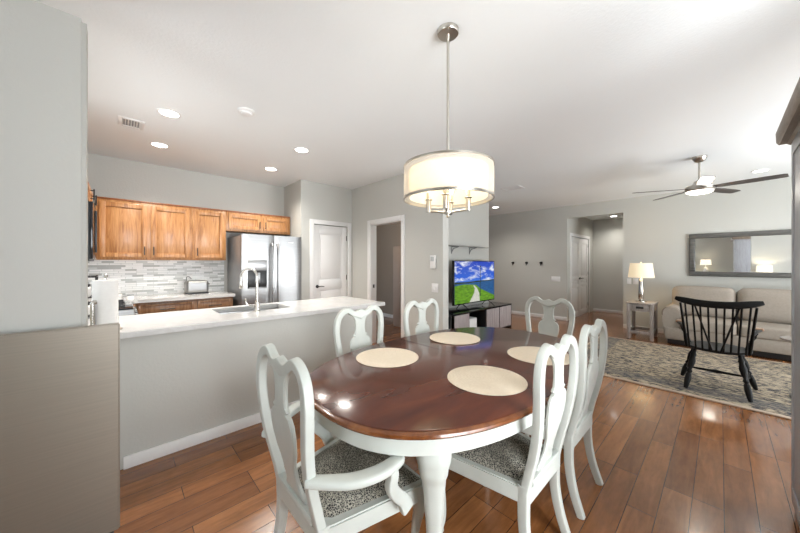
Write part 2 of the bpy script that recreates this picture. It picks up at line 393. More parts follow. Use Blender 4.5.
# ------------------------------------------------------------------ structure
struct(Bx('floor', M['floor'], None, -6.7, 3.3, -2.8, 10.1, -0.1, 0, bev=0))
struct(Bx('ceiling', M['ceiling'], None, -6.7, 3.3, -2.8, 7.92, CEIL, CEIL+0.1, bev=0))
struct(Bx('ceiling_hall', M['ceiling'], None, -2.62, -0.78, 7.92, 10.02, 2.60, 2.7, bev=0))
def wall_x(name, x0, x1, y0, y1, ops=(), h=CEIL, mat='wall'):      # wall spanning y, openings (ya, yb, za, zb)
    bl = []; c = y0
    for ya, yb, za, zb in sorted(ops):
        bl.append((x0, x1, c, ya, 0, h)); bl.append((x0, x1, ya, yb, zb, h))
        if za > 0: bl.append((x0, x1, ya, yb, 0, za))
        c = yb
    bl.append((x0, x1, c, y1, 0, h))
    return struct(Bxs(name, M[mat], None, bl, bev=0))
def wall_y(name, y0, y1, x0, x1, ops=(), h=CEIL, mat='wall'):
    bl = []; c = x0
    for xa, xb, za, zb in sorted(ops):
        bl.append((c, xa, y0, y1, 0, h)); bl.append((xa, xb, y0, y1, zb, h))
        if za > 0: bl.append((xa, xb, y0, y1, 0, za))
        c = xb
    bl.append((c, x1, y0, y1, 0, h))
    return struct(Bxs(name, M[mat], None, bl, bev=0))
wall_x('wall_kitchen_back', -5.47, -5.35, -0.66, 2.16)
wall_y('wall_kitchen_side', -0.66, -0.54, -5.35, -2.28, [(-3.6, -2.45, 1.08, 2.25)])
wall_y('wall_fridge_side', 2.16, 2.28, -5.47, -4.67)
wall_x('wall_pantry', -4.79, -4.67, 2.28, 3.15, [(2.39, 3.05, 0, 2.04)])
wall_x('wall_pantry_inside', -5.47, -5.35, 2.28, 3.15)
wall_y('wall_hallway', 3.15, 3.27, -5.47, -2.53, [(-4.11, -3.33, 0, 2.04)])
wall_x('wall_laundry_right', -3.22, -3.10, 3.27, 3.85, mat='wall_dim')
wall_y('wall_niche_side', 3.85, 3.97, -3.67, -3.10)
wall_x('wall_niche_back', -3.67, -3.55, 3.97, 6.05)
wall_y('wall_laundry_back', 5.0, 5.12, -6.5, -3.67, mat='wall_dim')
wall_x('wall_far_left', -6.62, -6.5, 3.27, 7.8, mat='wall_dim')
wall_y('wall_living', 7.8, 7.92, -6.62, 3.12, [(-2.5, -1.41, 0, 2.45)])
wall_x('wall_hall_left', -2.62, -2.5, 7.92, 10.02, [(8.06, 9.5, 0, 2.04)], h=2.6)
wall_y('wall_hall_back', 9.9, 10.02, -2.5, -0.78, h=2.6)
wall_x('wall_hall_right', -0.9, -0.78, 7.92, 9.9, h=2.6)
wall_x('wall_living_right', 3.0, 3.12, 2.30, 7.8, [(3.6, 6.6, 0.25, 2.35)])
wall_y('wall_divider', 2.18, 2.30, 0.60, 3.12)
wall_x('wall_dining_right', 1.6, 1.72, -2.6, 2.18, [(0.0, 2.0, 0.35, 2.3)])
wall_y('wall_dining_back', -2.6, -2.48, -2.28, 1.6, [(-2.05, -0.95, 0.45, 2.25)])
def near_wall():
    bm = bmesh.new(); box(bm, -2.28, -2.16, -2.48, -0.12, 0, 2.60)
    es = [e for e in bm.edges if all(abs(v.co.y+0.12) < 1e-4 for v in e.verts) or all(abs(v.co.z-2.6) < 1e-4 for v in e.verts)]
    bmesh.ops.bevel(bm, geom=es, offset=0.018, segments=4, affect='EDGES')
    return struct(finish(bm, 'wall_near_left', M['wall'], None))
near_wall()
struct(Bx('wall_peninsula', M['wall'], None, -2.85, -2.73, -0.54, 2.12, 0, 0.885, bev=0.004))

# baseboards
def bb_x(name, xf, y0, y1, s):   # on face x = xf, protrudes s
    bm = bmesh.new(); a, b = sorted((xf, xf+s*0.014)); box(bm, a, b, y0, y1, 0, 0.085, bev=0.003)
    return struct(finish(bm, name, M['trim']))
def bb_y(name, yf, x0, x1, s):
    bm = bmesh.new(); a, b = sorted((yf, yf+s*0.014)); box(bm, x0, x1, a, b, 0, 0.085, bev=0.003)
    return struct(finish(bm, name, M['trim']))
bb_x('baseboard_peninsula', -2.73, 0.02, 2.134, 1)
bb_y('baseboard_peninsula_end', 2.12, -2.85, -2.73, 1)
bb_y('baseboard_hallway', 3.15, -3.26, -2.53, -1)
bb_x('baseboard_hallway_end', -2.53, 3.136, 3.284, 1)
bb_y('baseboard_living', 7.8, -6.4, -2.5, -1)
bb_y('baseboard_living_right', 7.8, -1.41, 3.0, -1)
bb_y('baseboard_hall', 9.9, -2.49, -0.9, -1)
bb_x('baseboard_niche', -3.55, 3.97, 6.05, 1)
bb_y('baseboard_laundry', 5.0, -6.4, -3.7, -1)

# ---- doors
def panel_door(name, w, h, t, panels, mat=M['door']):
    """leaf in local x:0..w, y:0..t (front face y=0), with moulded panels (x0,x1,z0,z1)"""
    bm = bmesh.new(); box(bm, 0, w, 0.012, t-0.012, 0.008, h)
    xs = sorted({0, w}); st = 0.0
    for face, ys in ((0, (0.0, 0.0125)), (1, (t-0.0125, t))):
        # stiles and rails as raised strips around panels
        zc = 0.008
        px0 = min(p[0] for p in panels); px1 = max(p[1] for p in panels)
        box(bm, 0, px0, *ys, 0.008, h, bev=0.002); box(bm, px1, w, *ys, 0.008, h, bev=0.002)
        for p in sorted(panels, key=lambda q: q[2]):
            box(bm, px0, px1, *ys, zc, p[2], bev=0.002); zc = p[3]
        box(bm, px0, px1, *ys, zc, h, bev=0.002)
        for p in panels:
            yy = (0.003, 0.0125) if face == 0 else (t-0.0125, t-0.003)
            box(bm, p[0]+0.03, p[1]-0.03, *yy, p[2]+0.03, p[3]-0.03, bev=0.009)
    return finish(bm, name, mat)
def lever(parent, x, z, y, s=1, name='handle'):
    bm = bmesh.new()
    t = bmesh.new(); lathe(t, [(0.027, 0), (0.027, 0.008), (0.012, 0.012), (0.011, 0.045)], n=16)
    bmesh.ops.rotate(t, verts=t.verts, matrix=Matrix.Rotation(PI/2, 3, 'X')); bmesh.ops.translate(t, verts=t.verts, vec=(x, y, z))
    me = bpy.data.meshes.new('t'); t.to_mesh(me); t.free(); bm.from_mesh(me)
    tube(bm, spline([(x, y-0.042, z), (x+s*0.05, y-0.046, z+0.004), (x+s*0.11, y-0.042, z-0.004)], 4), 0.008, 8)
    return finish(bm, name, M['black'], parent)
def hinge(parent, x, z, y):
    return Bx('hinge', M['black'], parent, x-0.006, x+0.006, y-0.008, y+0.004, z-0.045, z+0.045, bev=0.002)

# pantry door: wall x=-4.67, faces +X. local +x -> world +Y, local -y -> +X
d = panel_door('door_1', 0.65, 2.03, 0.035, [(0.10, 0.55, 1.08, 1.90), (0.10, 0.55, 0.20, 0.93)]); struct(d)
d.rotation_euler = (0, 0, PI/2); d.location = (-4.685, 2.395, 0)
lever(d, 0.06, 0.98, 0.0, 1)
for z in (0.25, 1.12, 1.83): hinge(d, 0.645, z, 0.0)
def casing_x(name, xf, s, y0, y1, zt, w=0.075, t=0.016):    # around opening y0..y1 on face xf
    a, b = sorted((xf, xf+s*t))
    bm = bmesh.new(); box(bm, a, b, y0-w, y0, 0, zt+w, bev=0.004); box(bm, a, b, y1, y1+w, 0, zt+w, bev=0.004); box(bm, a, b, y0, y1, zt, zt+w, bev=0.004)
    return struct(finish(bm, name, M['trim']))
def casing_y(name, yf, s, x0, x1, zt, w=0.07, t=0.016, back=None):
    a, b = sorted((yf, yf+s*t))
    bm = bmesh.new(); box(bm, x0-w, x0, a, b, 0, zt+w, bev=0.004); box(bm, x1, x1+w, a, b, 0, zt+w, bev=0.004); box(bm, x0, x1, a, b, zt, zt+w, bev=0.004)
    if back is not None:   # jamb lining
        c, e = sorted((yf, back)); box(bm, x0, x0+0.016, c, e, 0, zt); box(bm, x1-0.016, x1, c, e, 0, zt); box(bm, x0, x1, c, e, zt-0.016, zt)
    return struct(finish(bm, name, M['trim']))
casing_x('trim_1', -4.67, 1, 2.385, 3.055, 2.04)
t2 = casing_y('trim_2', 3.15, -1, -4.11, -3.33, 2.04, back=3.27)
Bx('strike_plate', M['black'], t2, -4.094, -4.090, 3.19, 3.225, 0.95, 1.01, bev=0.001)
# hall double doors on x=-2.5 facing +X
for i, (ya, s) in enumerate(((8.07, 1), (8.785, -1))):
    d = panel_door('door_%d' % (i+2), 0.71, 2.03, 0.035, [(0.11, 0.60, 1.02, 1.90), (0.11, 0.60, 0.84, 0.95), (0.11, 0.60, 0.14, 0.77)]); struct(d)
    d.rotation_euler = (0, 0, PI/2); d.location = (-2.515, ya, 0)
    hx = 0.67 if i == 0 else 0.04
    lever(d, hx, 0.98, 0, -1 if i == 0 else 1)
    for z in (0.25, 1.1, 1.85): hinge(d, 0.004 if i == 0 else 0.706, z, 0)
casing_x('trim_3', -2.5, 1, 8.06, 9.505, 2.04)
# windows out of view; back and kitchen ones are added for their light
def window(name, axis, pos, a0, a1, z0, z1, nm):
    fr = []; t0, t1 = pos
    w = 0.05
    def add(u0, u1, v0, v1):
        fr.append((t0, t1, u0, u1, v0, v1) if axis == 'x' else (u0, u1, t0, t1, v0, v1))
    add(a0, a0+w, z0, z1); add(a1-w, a1, z0, z1); add(a0+w, a1-w, z0, z0+w); add(a0+w, a1-w, z1-w, z1)
    for k in range(1, nm):
        c = a0+(a1-a0)*k/nm; add(c-w/2, c+w/2, z0+w, z1-w)
    o = struct(Bxs(name, M['trim'], None, fr, bev=0.002)); m_ = (t0+t1)/2
    g = (m_-0.003, m_+0.003, a0+w, a1-w, z0+w, z1-w) if axis == 'x' else (a0+w, a1-w, m_-0.003, m_+0.003, z0+w, z1-w)
    Bx('glass', M['glass'], o, *g, bev=0)
window('window_1', 'x', (1.63, 1.69), 0.0, 2.0, 0.35, 2.3, 2)
window('window_2', 'x', (3.03, 3.09), 3.6, 6.6, 0.25, 2.35, 3)

window('added_window_back', 'y', (-2.57, -2.51), -2.05, -0.95, 0.45, 2.25, 2)  # unseen window put in to light the table and peninsula
window('added_window_kitchen', 'y', (-0.63, -0.57), -3.6, -2.45, 1.08, 2.25, 2)  # unseen window put in to light the fridge and kitchen ceiling

# ------------------------------------------------------------------ dining chairs
def bd(z):      # depth of the back (local y, chair faces +y)
    t = max(0, z-0.45); return -0.015*math.sin(min(1, t/0.25)*PI/2)*0-0.125*t-0.03*math.sin(min(t/0.58, 1)*PI)
def make_chair(arms=False):
    root = empty('dining_chair'); K = 1.02 if arms else 0.97; KS = 1.14 if arms else 1.0
    Z = lambda z: 0.42+(z-0.45)*1.062
    # back frame: stile - shoulder - crest - shoulder - stile as one looped sweep, legs separate
    half = [(0.178, 0.43), (0.172, 0.52), (0.180, 0.62), (0.198, 0.72), (0.214, 0.82), (0.218, 0.90), (0.206, 0.955), (0.180, 0.990), (0.148, 1.008), (0.118, 1.012), (0.092, 0.998), (0.066, 0.984), (0.030, 0.978), (0, 0.978)]
    pl = half+[(-x, z) for x, z in half[::-1][1:]]
    pts = spline([(x*K, bd(z), Z(z)) for x, z in pl], 4)
    n = len(pts); ws = []
    for i in range(n):
        q = abs(i/(n-1)-0.5)*2
        ws.append(0.021 if q > 0.12 else 0.021+0.018*(1-q/0.12))
    bm = bmesh.new(); sweep(bm, pts, [0.018]*n, ws, 16, Vector((0, 1, 0.15)), 6)
    # crest ears beside the splat
    finish(bm, 'back_frame', M['cream'], root, 0.45)
    # splat
    hw = [(0.470, 0.085), (0.50, 0.082), (0.52, 0.062), (0.56, 0.050), (0.62, 0.058), (0.66, 0.080), (0.705, 0.096), (0.75, 0.102), (0.785, 0.096), (0.806, 0.078), (0.815, 0.054), (0.826, 0.072), (0.838, 0.052), (0.875, 0.046), (0.925, 0.050), (0.95, 0.062), (0.97, 0.085), (0.985, 0.085)]
    bm = bmesh.new(); rows = []
    for z, w in hw:
        y = bd(z); c = 0.006; z = Z(z); w *= K
        rows.append([bm.verts.new(v) for v in ((-w, y-0.006+0.002, z), (-w+c, y-0.009, z), (w-c, y-0.009, z), (w, y-0.004, z), (w, y+0.004, z), (w-c, y+0.009, z), (-w+c, y+0.009, z), (-w, y+0.004, z))])
    for a, b in zip(rows, rows[1:]):
        for j in range(8): bm.faces.new((a[j], a[(j+1) % 8], b[(j+1) % 8], b[j]))
    bm.faces.new(rows[0][::-1]); bm.faces.new(rows[-1])
    finish(bm, 'splat', M['cream'], root, 0.5)
    # rear legs
    for s in (-1, 1):
        bm = bmesh.new()
        pts = spline([(s*0.178*K, 0.002, 0.43), (s*0.178*K, 0.004, 0.34), (s*0.180*K, 0.0, 0.24), (s*0.184*K, -0.022, 0.12), (s*0.187*K, -0.062, 0.0)], 5)
        n = len(pts); sweep(bm, pts, [0.020-0.003*i/n for i in range(n)], [0.024-0.006*i/n for i in range(n)], 16, Vector((1, 0, 0)), 6)
        finish(bm, 'leg', M['cream'], root, 0.45)
    # front cabriole legs
    for s in (-1, 1):
        bm = bmesh.new(); u = Vector((s*0.75, 0.66, 0))
        prof = [(0.0, 0.41, 0.034), (0.006, 0.38, 0.036), (0.014, 0.345, 0.034), (0.012, 0.30, 0.026), (-0.002, 0.22, 0.019), (-0.012, 0.13, 0.015), (-0.010, 0.06, 0.015), (0.004, 0.03, 0.022), (0.014, 0.012, 0.031), (0.014, 0.0, 0.026)]
        c0 = Vector((s*0.222*KS, 0.418, 0))
        pts = spline([c0+u*a+Vector((0, 0, z)) for a, z, r in prof], 3); rs = []
        for i in range(len(prof)-1):
            for j in range(3): rs.append(prof[i][2]*(1-j/3)+prof[i+1][2]*j/3)
        rs.append(prof[-1][2])
        sweep(bm, pts, rs, rs, 12, u, 2.3); finish(bm, 'leg', M['cream'], root, 0.9)
    # seat rails
    bm = bmesh.new(); z0, z1 = 0.350, 0.425
    outer = [(x*(KS if y > 0 else K), y) for x, y in [(-0.190, -0.022), (0.190, -0.022), (0.255, 0.43), (0.235, 0.455), (0, 0.47), (-0.235, 0.455), (-0.255, 0.43)]]
    a = [bm.verts.new((x, y, z0)) for x, y in outer]; b = [bm.verts.new((x, y, z1)) for x, y in outer]
    bm.faces.new(a[::-1]); bm.faces.new(b)
    for i in range(len(outer)): bm.faces.new((a[i], a[(i+1) % len(outer)], b[(i+1) % len(outer)], b[i]))
    bmesh.ops.bevel(bm, geom=[e for e in bm.edges], offset=0.006, segments=2, affect='EDGES')
    finish(bm, 'seat_rail', M['cream'], root)
    # upholstered seat
    bm = bmesh.new(); nx, ny = 14, 14; g = []
    for i in range(ny+1):
        v = i/ny; y = 0.018+v*0.425; row = []
        for j in range(nx+1):
            u = 2*j/nx-1; w = 0.165*K+(0.235*KS-0.165*K)*v
            z = 0.424+0.034*(1-abs(u)**4)*(1-abs(2*v-1)**4)**0.8
            row.append(bm.verts.new((u*w, y, z)))
        g.append(row)
    for i in range(ny):
        for j in range(nx): bm.faces.new((g[i][j], g[i][j+1], g[i+1][j+1], g[i+1][j]))
    border = [g[0][j] for j in range(nx+1)]+[g[i][nx] for i in range(1, ny+1)]+[g[ny][j] for j in range(nx-1, -1, -1)]+[g[i][0] for i in range(ny-1, 0, -1)]
    low = [bm.verts.new((v.co.x, v.co.y, 0.412)) for v in border]; k = len(border)
    for i in range(k): bm.faces.new((border[i], low[i], low[(i+1) % k], border[(i+1) % k]))
    bm.faces.new(low)
    finish(bm, 'seat', M['leopard'], root, 1.0)
    # shoe under the splat
    Bx('shoe', M['cream'], root, -0.155, 0.155, -0.030, 0.012, 0.424, 0.454, bev=0.005)
    if arms:
        for s in (-1, 1):
            bm = bmesh.new()
            pts = spline([(s*0.195, -0.065, 0.628), (s*0.245, -0.01, 0.625), (s*0.300, 0.06, 0.625), (s*0.335, 0.14, 0.632), (s*0.340, 0.21, 0.637), (s*0.330, 0.250, 0.634)], 5)
            n = len(pts); sweep(bm, pts, [0.020+0.012*math.sin(PI*i/(n-1)) for i in range(n)], 0.015, 12, lambda i: Vector((1, -0.3*1, 0)), 4)
            finish(bm, 'arm', M['cream'], root, 0.9)
            bm = bmesh.new()
            pts = spline([(s*0.335, 0.195, 0.632), (s*0.338, 0.205, 0.60), (s*0.330, 0.205, 0.55), (s*0.318, 0.235, 0.50), (s*0.306, 0.285, 0.445), (s*0.304, 0.31, 0.395)], 5)
            n = len(pts); sweep(bm, pts, 0.017, [0.018+0.011*(i/n) for i in range(n)], 16, Vector((1, 0, 0)), 5)
            finish(bm, 'arm_support', M['cream'], root, 0.45)
    return root
OFF = 0.085   # from the top of the back to the rear of the seat
GC = 'white dining chairs around the table'
ch = make_chair(False)
tag(ch, '', 'chair', GC)
spots = [((-0.488-OFF, 1.44, 0), PI/2, 'white fiddle-back chair on the rug side of the table, nearest the camera'),
         ((-0.492-OFF, 2.01, 0), PI/2, 'white fiddle-back chair on the rug side of the table, farther from the camera'),
         ((-1.95+OFF, 1.385, 0), -PI/2, 'white fiddle-back chair between the table and the kitchen counter end'),
         ((-1.92+OFF, 2.07, 0), -PI/2, 'white fiddle-back chair on the kitchen side in front of the grey wall switch'),
         ((-1.165, 3.12-OFF, 0), PI, 'white fiddle-back chair at the far end of the table beside the television')]
for i, (l, rz, lab) in enumerate(spots): place(ch, i == 0, l, rz, lab)
ac = make_chair(True); ac.name = 'dining_armchair'
tag(ac, 'white armchair with spotted black seat at the near end of the table', 'armchair'); ac.location = (-1.168, 0.450+OFF, 0)

# ------------------------------------------------------------------ dining table
TC = (-1.18, 1.68)
def superell(a, b, n=2.5, k=96): # x half b, y half a
    out = []
    for i in range(k):
        t = 2*PI*i/k; c, s = math.cos(t), math.sin(t)
        out.append((b*math.copysign(abs(c)**(2/n), c), a*math.copysign(abs(s)**(2/n), s)))
    return out
def oval(name, mat, parent, layers, k=96):
    bm = bmesh.new(); rings = []
    for inset, z in layers:
        rings.append([bm.verts.new((x, y, z)) for x, y in superell(1.052-inset, 0.65-inset, 2.5, k)])
    for a, b in zip(rings, rings[1:]):
        for j in range(k): bm.faces.new((a[j], a[(j+1) % k], b[(j+1) % k], b[j]))
    bm.faces.new(rings[0][::-1]); bm.faces.new(rings[-1])
    return finish(bm, name, mat, parent, 0.7)
tb = thing('dining_table', 'oval dining table with polished mahogany top on a white apron and curved legs', 'table', (TC[0], TC[1], 0))
oval('tabletop', M['mahogany'], tb, [(0.02, 0.750), (0.016, 0.757), (0.022, 0.760)])
oval('edge_moulding', M['table_edge'], tb, [(0.02, 0.728), (0.004, 0.731), (0.0, 0.738), (0.002, 0.747), (0.012, 0.7545), (0.022, 0.756)])
oval('apron', M['cream'], tb, [(0.035, 0.655), (0.030, 0.655), (0.030, 0.722), (0.024, 0.729), (0.04, 0.729)])
Bx('leaf_seam', M['black'], tb, -0.625, 0.625, -0.001, 0.001, 0.7585, 0.7603, bev=0)
for sx in (-1, 1):
    for sy in (-1, 1):
        bm = bmesh.new(); u = Vector((sx*0.55, sy*0.83, 0)).normalized(); c0 = Vector((sx*0.385, sy*0.745, 0))
        prof = [(0.0, 0.700, 0.068), (0.004, 0.655, 0.071), (0.014, 0.61, 0.071), (0.018, 0.565, 0.060), (0.010, 0.51, 0.048), (0.002, 0.42, 0.041), (-0.006, 0.30, 0.034), (-0.012, 0.18, 0.027), (-0.012, 0.09, 0.025), (0.0, 0.05, 0.028), (0.018, 0.022, 0.046), (0.018, 0.0, 0.040)]
        pts = spline([c0+u*a+Vector((0, 0, z)) for a, z, r in prof], 4); rs = []
        for i in range(len(prof)-1):
            for j in range(4):
                t = j/4; t = t*t*(3-2*t); rs.append(prof[i][2]*(1-t)+prof[i+1][2]*t)
        rs.append(prof[-1][2]); sweep(bm, pts, rs, rs, 16, u, 2.8); finish(bm, 'leg', M['cream'], tb, 0.9)
def mat_mesh(r=0.205):
    return lathe(bmesh.new(), [(r-0.004, 0), (r, 0.0015), (r, 0.003), (r-0.004, 0.0045), (0.10, 0.005), (0.001, 0.005)], n=64)
pm = finish(mat_mesh(), 'placemat', M['mat'])
tag(pm, '', 'placemat', 'round placemats on the table')
for i, (x, y, lab) in enumerate([(-1.50, 1.29, 'round woven placemat in front of the chair by the kitchen counter'), (-1.50, 2.02, 'round woven placemat in front of the chair by the grey wall switch'),
                                 (-0.855, 1.43, 'round woven placemat nearest the camera, largest in the photo'), (-0.83, 2.06, 'round woven placemat partly hidden by the chair back on the rug side')]):
    o = pm if i == 0 else pm.copy()
    if i: COL.objects.link(o)
    o.location = (x, y, 0.7605); o['label'] = lab

# ------------------------------------------------------------------ chandelier
cx, cy = -1.09, 1.405
cl = thing('drum_chandelier', 'sheer double-drum chandelier on a nickel rod above the dining table', 'chandelier', (cx, cy, CEIL))
Lt('canopy', M['metal'], cl, [(0.062, 0), (0.062, -0.018), (0.058, -0.024), (0.012, -0.026), (0.010, -0.05)])
Tb('rod', M['metal'], cl, [(0, 0, -0.03), (0, 0, -0.98)], 0.0085)
RO, zt, zb = 0.258, -0.795, -0.990
sh = Lt('outer_shade', M['sheer'], cl, [(RO, zb), (RO, zt)], n=64, cap=False)
def ring(bm, r0, r1, z0, z1, n=64):
    q = [(r0, z0), (r1, z0), (r1, z1), (r0, z1)]
    rs = [[bm.verts.new((r*math.cos(2*PI*j/n), r*math.sin(2*PI*j/n), z)) for j in range(n)] for r, z in q]
    for i in range(4):
        a, b = rs[i], rs[(i+1) % 4]
        for j in range(n): bm.faces.new((a[j], a[(j+1) % n], b[(j+1) % n], b[j]))
    return bm
finish(ring(bmesh.new(), RO-0.004, RO+0.003, zt-0.012, zt), 'top_rim', M['metal'], cl)
finish(ring(bmesh.new(), RO-0.004, RO+0.003, zb-0.002, zb+0.012), 'bottom_rim', M['metal'], cl)
Lt('inner_shade', M['inner_shade'], cl, [(0.225, zb+0.012), (0.225, zt-0.022)], n=64, cap=False)
finish(ring(bmesh.new(), 0.10, 0.224, zt-0.026, zt-0.022), 'diffuser', M['diffuser'], cl)
bm = bmesh.new()
for k in range(3):
    a = k*2*PI/3+0.3; tube(bm, [(0, 0, zt-0.006), (RO-0.002, RO*0, zt-0.006)], 0.003, 6)
    bmesh.ops.rotate(bm, verts=bm.verts[:], matrix=Matrix.Rotation(2*PI/3, 3, 'Z'))
finish(bm, 'shade_spider', M['metal'], cl)
Lt('hub', M['metal'], cl, [(0.004, -1.095), (0.012, -1.09), (0.008, -1.078), (0.028, -1.072), (0.028, -1.060), (0.009, -1.052), (0.009, -0.97)], n=20)
for k in range(4):
    a = PI/4+math.radians(46.9)+k*PI/2+0.5; ca, sa = math.cos(a), math.sin(a)
    arm = Tb('arm', M['metal'], cl, [(0, 0, -1.066), (0.115*ca, 0.115*sa, -1.052)], 0.007, 8)
    Lt('candle_tube', M['metal'], arm, [(0.015, -1.060), (0.015, -0.990), (0.023, -0.985), (0.013, -0.978), (0.013, -0.945)], 0.115*ca, 0.115*sa, 16)
    Lt('bulb', M['bulb'], arm, [(0.010, -0.932), (0.020, -0.915), (0.022, -0.895), (0.012, -0.87), (0.003, -0.855)], 0.115*ca, 0.115*sa, 16)
lampdata('chandelier_light', (cx, cy, CEIL-0.86), 2.2, (1, 0.88, 0.70), 0.08)

# ------------------------------------------------------------------ ceiling things
dl = empty('recessed_light')
tag(dl, '', 'ceiling light', 'recessed ceiling lights')
finish(ring(bmesh.new(), 0.072, 0.092, -0.006, 0.0, 40), 'trim_ring', M['white'], dl)
Lt('lens', M['downlight'], dl, [(0.0715, -0.004), (0.0715, 0.0)], n=40)
for i, (x, y, z, lab, pw) in enumerate([(-3.416, 0.33, CEIL, 'recessed ceiling light nearest the camera, close to the square vent', 80), (-4.41, 0.34, CEIL, 'recessed ceiling light over the oak wall cabinets at far left', 80),
        (-3.44, 1.60, CEIL, 'recessed ceiling light above the counter corner by the pantry door', 80), (-4.44, 1.60, CEIL, 'recessed ceiling light in front of the fridge cabinets', 80),
        (-3.75, 6.70, CEIL, 'recessed ceiling light seen just right of the chandelier', 60), (0.40, 6.90, CEIL, 'recessed ceiling light beyond the fan above the mirror', 16),
        (-1.90, 9.40, 2.60, 'recessed ceiling light inside the hall opening', 40)]):
    o = place(dl, i == 0, (x, y, z), 0, lab)
    l = lampdata('downlight_beam', (x, y, z-0.02), pw, (1, 0.95, 0.88), 0.06, 'SPOT', 2.5, 0.9)
sd = thing('smoke_detector', 'round white smoke detector on the ceiling near the middle kitchen lights', 'smoke detector', (-2.90, 0.83, CEIL))
Lt('base', M['white'], sd, [(0.070, 0), (0.070, -0.012), (0.062, -0.016)], n=32)
Lt('cover', M['white'], sd, [(0.050, -0.0155), (0.047, -0.032), (0.030, -0.038), (0.001, -0.038)], n=32)
def vent(loc, rz, label, s=0.26, name='ceiling_vent'):
    v = thing(name, label, 'vent', loc, rz, None)
    w = s/2; VR = 0.8; Bx('duct_shade', M['fridge_side'], v, -w+0.03, w-0.03, -w*VR+0.03, w*VR-0.03, -0.0012, 0, bev=0); Bxs('frame', M['white'], v, [(-w, w, -w*VR, -w*VR+0.028, -0.005, 0), (-w, w, w*VR-0.028, w*VR, -0.010, 0), (-w, -w+0.028, -w*VR+0.028, w*VR-0.028, -0.010, 0), (w-0.028, w, -w*VR+0.028, w*VR-0.028, -0.010, 0)])  # first box is a dark plate standing in for shade between the louvres
    bm = bmesh.new(); k = 7
    for i in range(k):
        y = -w*VR+0.034+(w*2*VR-0.068)*i/(k-1)
        vs = [bm.verts.new(q) for q in ((-w+0.028, y-0.005, -0.0015), (w-0.028, y-0.005, -0.0015), (w-0.028, y+0.003, -0.010), (-w+0.028, y+0.003, -0.010))]; bm.faces.new(vs)
        vs2 = [bm.verts.new(v_.co+Vector((0, 0.0015, 0.0012))) for v_ in vs]; bm.faces.new(vs2[::-1])
        for j in range(4): bm.faces.new((vs[j], vs2[j], vs2[(j+1) % 4], vs[(j+1) % 4]))
    finish(bm, 'louvre', M['white'], v)
    return v
vent((-3.91, 0.085, CEIL), 0, 'square white ceiling vent beside the kitchen lights', 0.24)
vent((-2.58, 5.2, CEIL), 0, 'small white ceiling vent right of the chandelier', 0.34)

# ceiling fan
fx, fy = -0.185, 5.43
fn = thing('ceiling_fan', 'five-blade nickel ceiling fan with dark blades over the living room', 'ceiling fan', (fx, fy, CEIL))
Lt('canopy', M['metal'], fn, [(0.075, 0), (0.072, -0.02), (0.05, -0.055), (0.02, -0.075)])
Tb('downrod', M['metal'], fn, [(0, 0, -0.07), (0, 0, -0.33)], 0.012)
Lt('motor', M['metal'], fn, [(0.02, -0.295), (0.05, -0.31), (0.065, -0.345), (0.115, -0.365), (0.14, -0.385), (0.142, -0.425), (0.13, -0.44)], n=40)
Lt('light_kit', M['fan_light'], fn, [(0.128, -0.438), (0.126, -0.455), (0.10, -0.467), (0.05, -0.473), (0.001, -0.475)], n=40)
bladem = plain('fan_blade_brown', (0.06, 0.05, 0.045, 1), 0.3, var=0.1)
for k in range(5):
    a = math.radians(-10+72*k)
    bm = bmesh.new(); secs = [(0.10, 0.035), (0.20, 0.048), (0.35, 0.058), (0.55, 0.060), (0.68, 0.054), (0.70, 0.040)]
    rows = []
    for r, w in secs:
        rows.append([bm.verts.new((r, -w, -0.003+0.16*w)), bm.verts.new((r, w, -0.003-0.16*w)), bm.verts.new((r, w, 0.003-0.16*w)), bm.verts.new((r, -w, 0.003+0.16*w))])
    for p, q in zip(rows, rows[1:]):
        for j in range(4): bm.faces.new((p[j], p[(j+1) % 4], q[(j+1) % 4], q[j]))
    bm.faces.new(rows[0][::-1]); bm.faces.new(rows[-1])
    b = finish(bm, 'blade', bladem, fn, 0.5); b.location = (0, 0, -0.405); b.rotation_euler = (0, 0, a)
lampdata('fan_light_glow', (fx, fy, CEIL-0.52), 7, (1, 0.93, 0.82), 0.1)

# ------------------------------------------------------------------ near satin panel
pn = thing('metal_panel', 'waist-high satin taupe metal panel against the grey wall at far left', 'panel', (-2.13, -0.8, 0))
bm = bmesh.new(); box(bm, 0.0, 0.03, -1.3, 0.803, 0.02, 1.073)
bmesh.ops.bevel(bm, geom=[e for e in bm.edges], offset=0.006, segments=3, affect='EDGES'); finish(bm, 'face', M['satin'], pn)
Bx('plinth', M['black'], pn, 0.002, 0.024, -1.28, 0.78, 0, 0.021, bev=0.001)

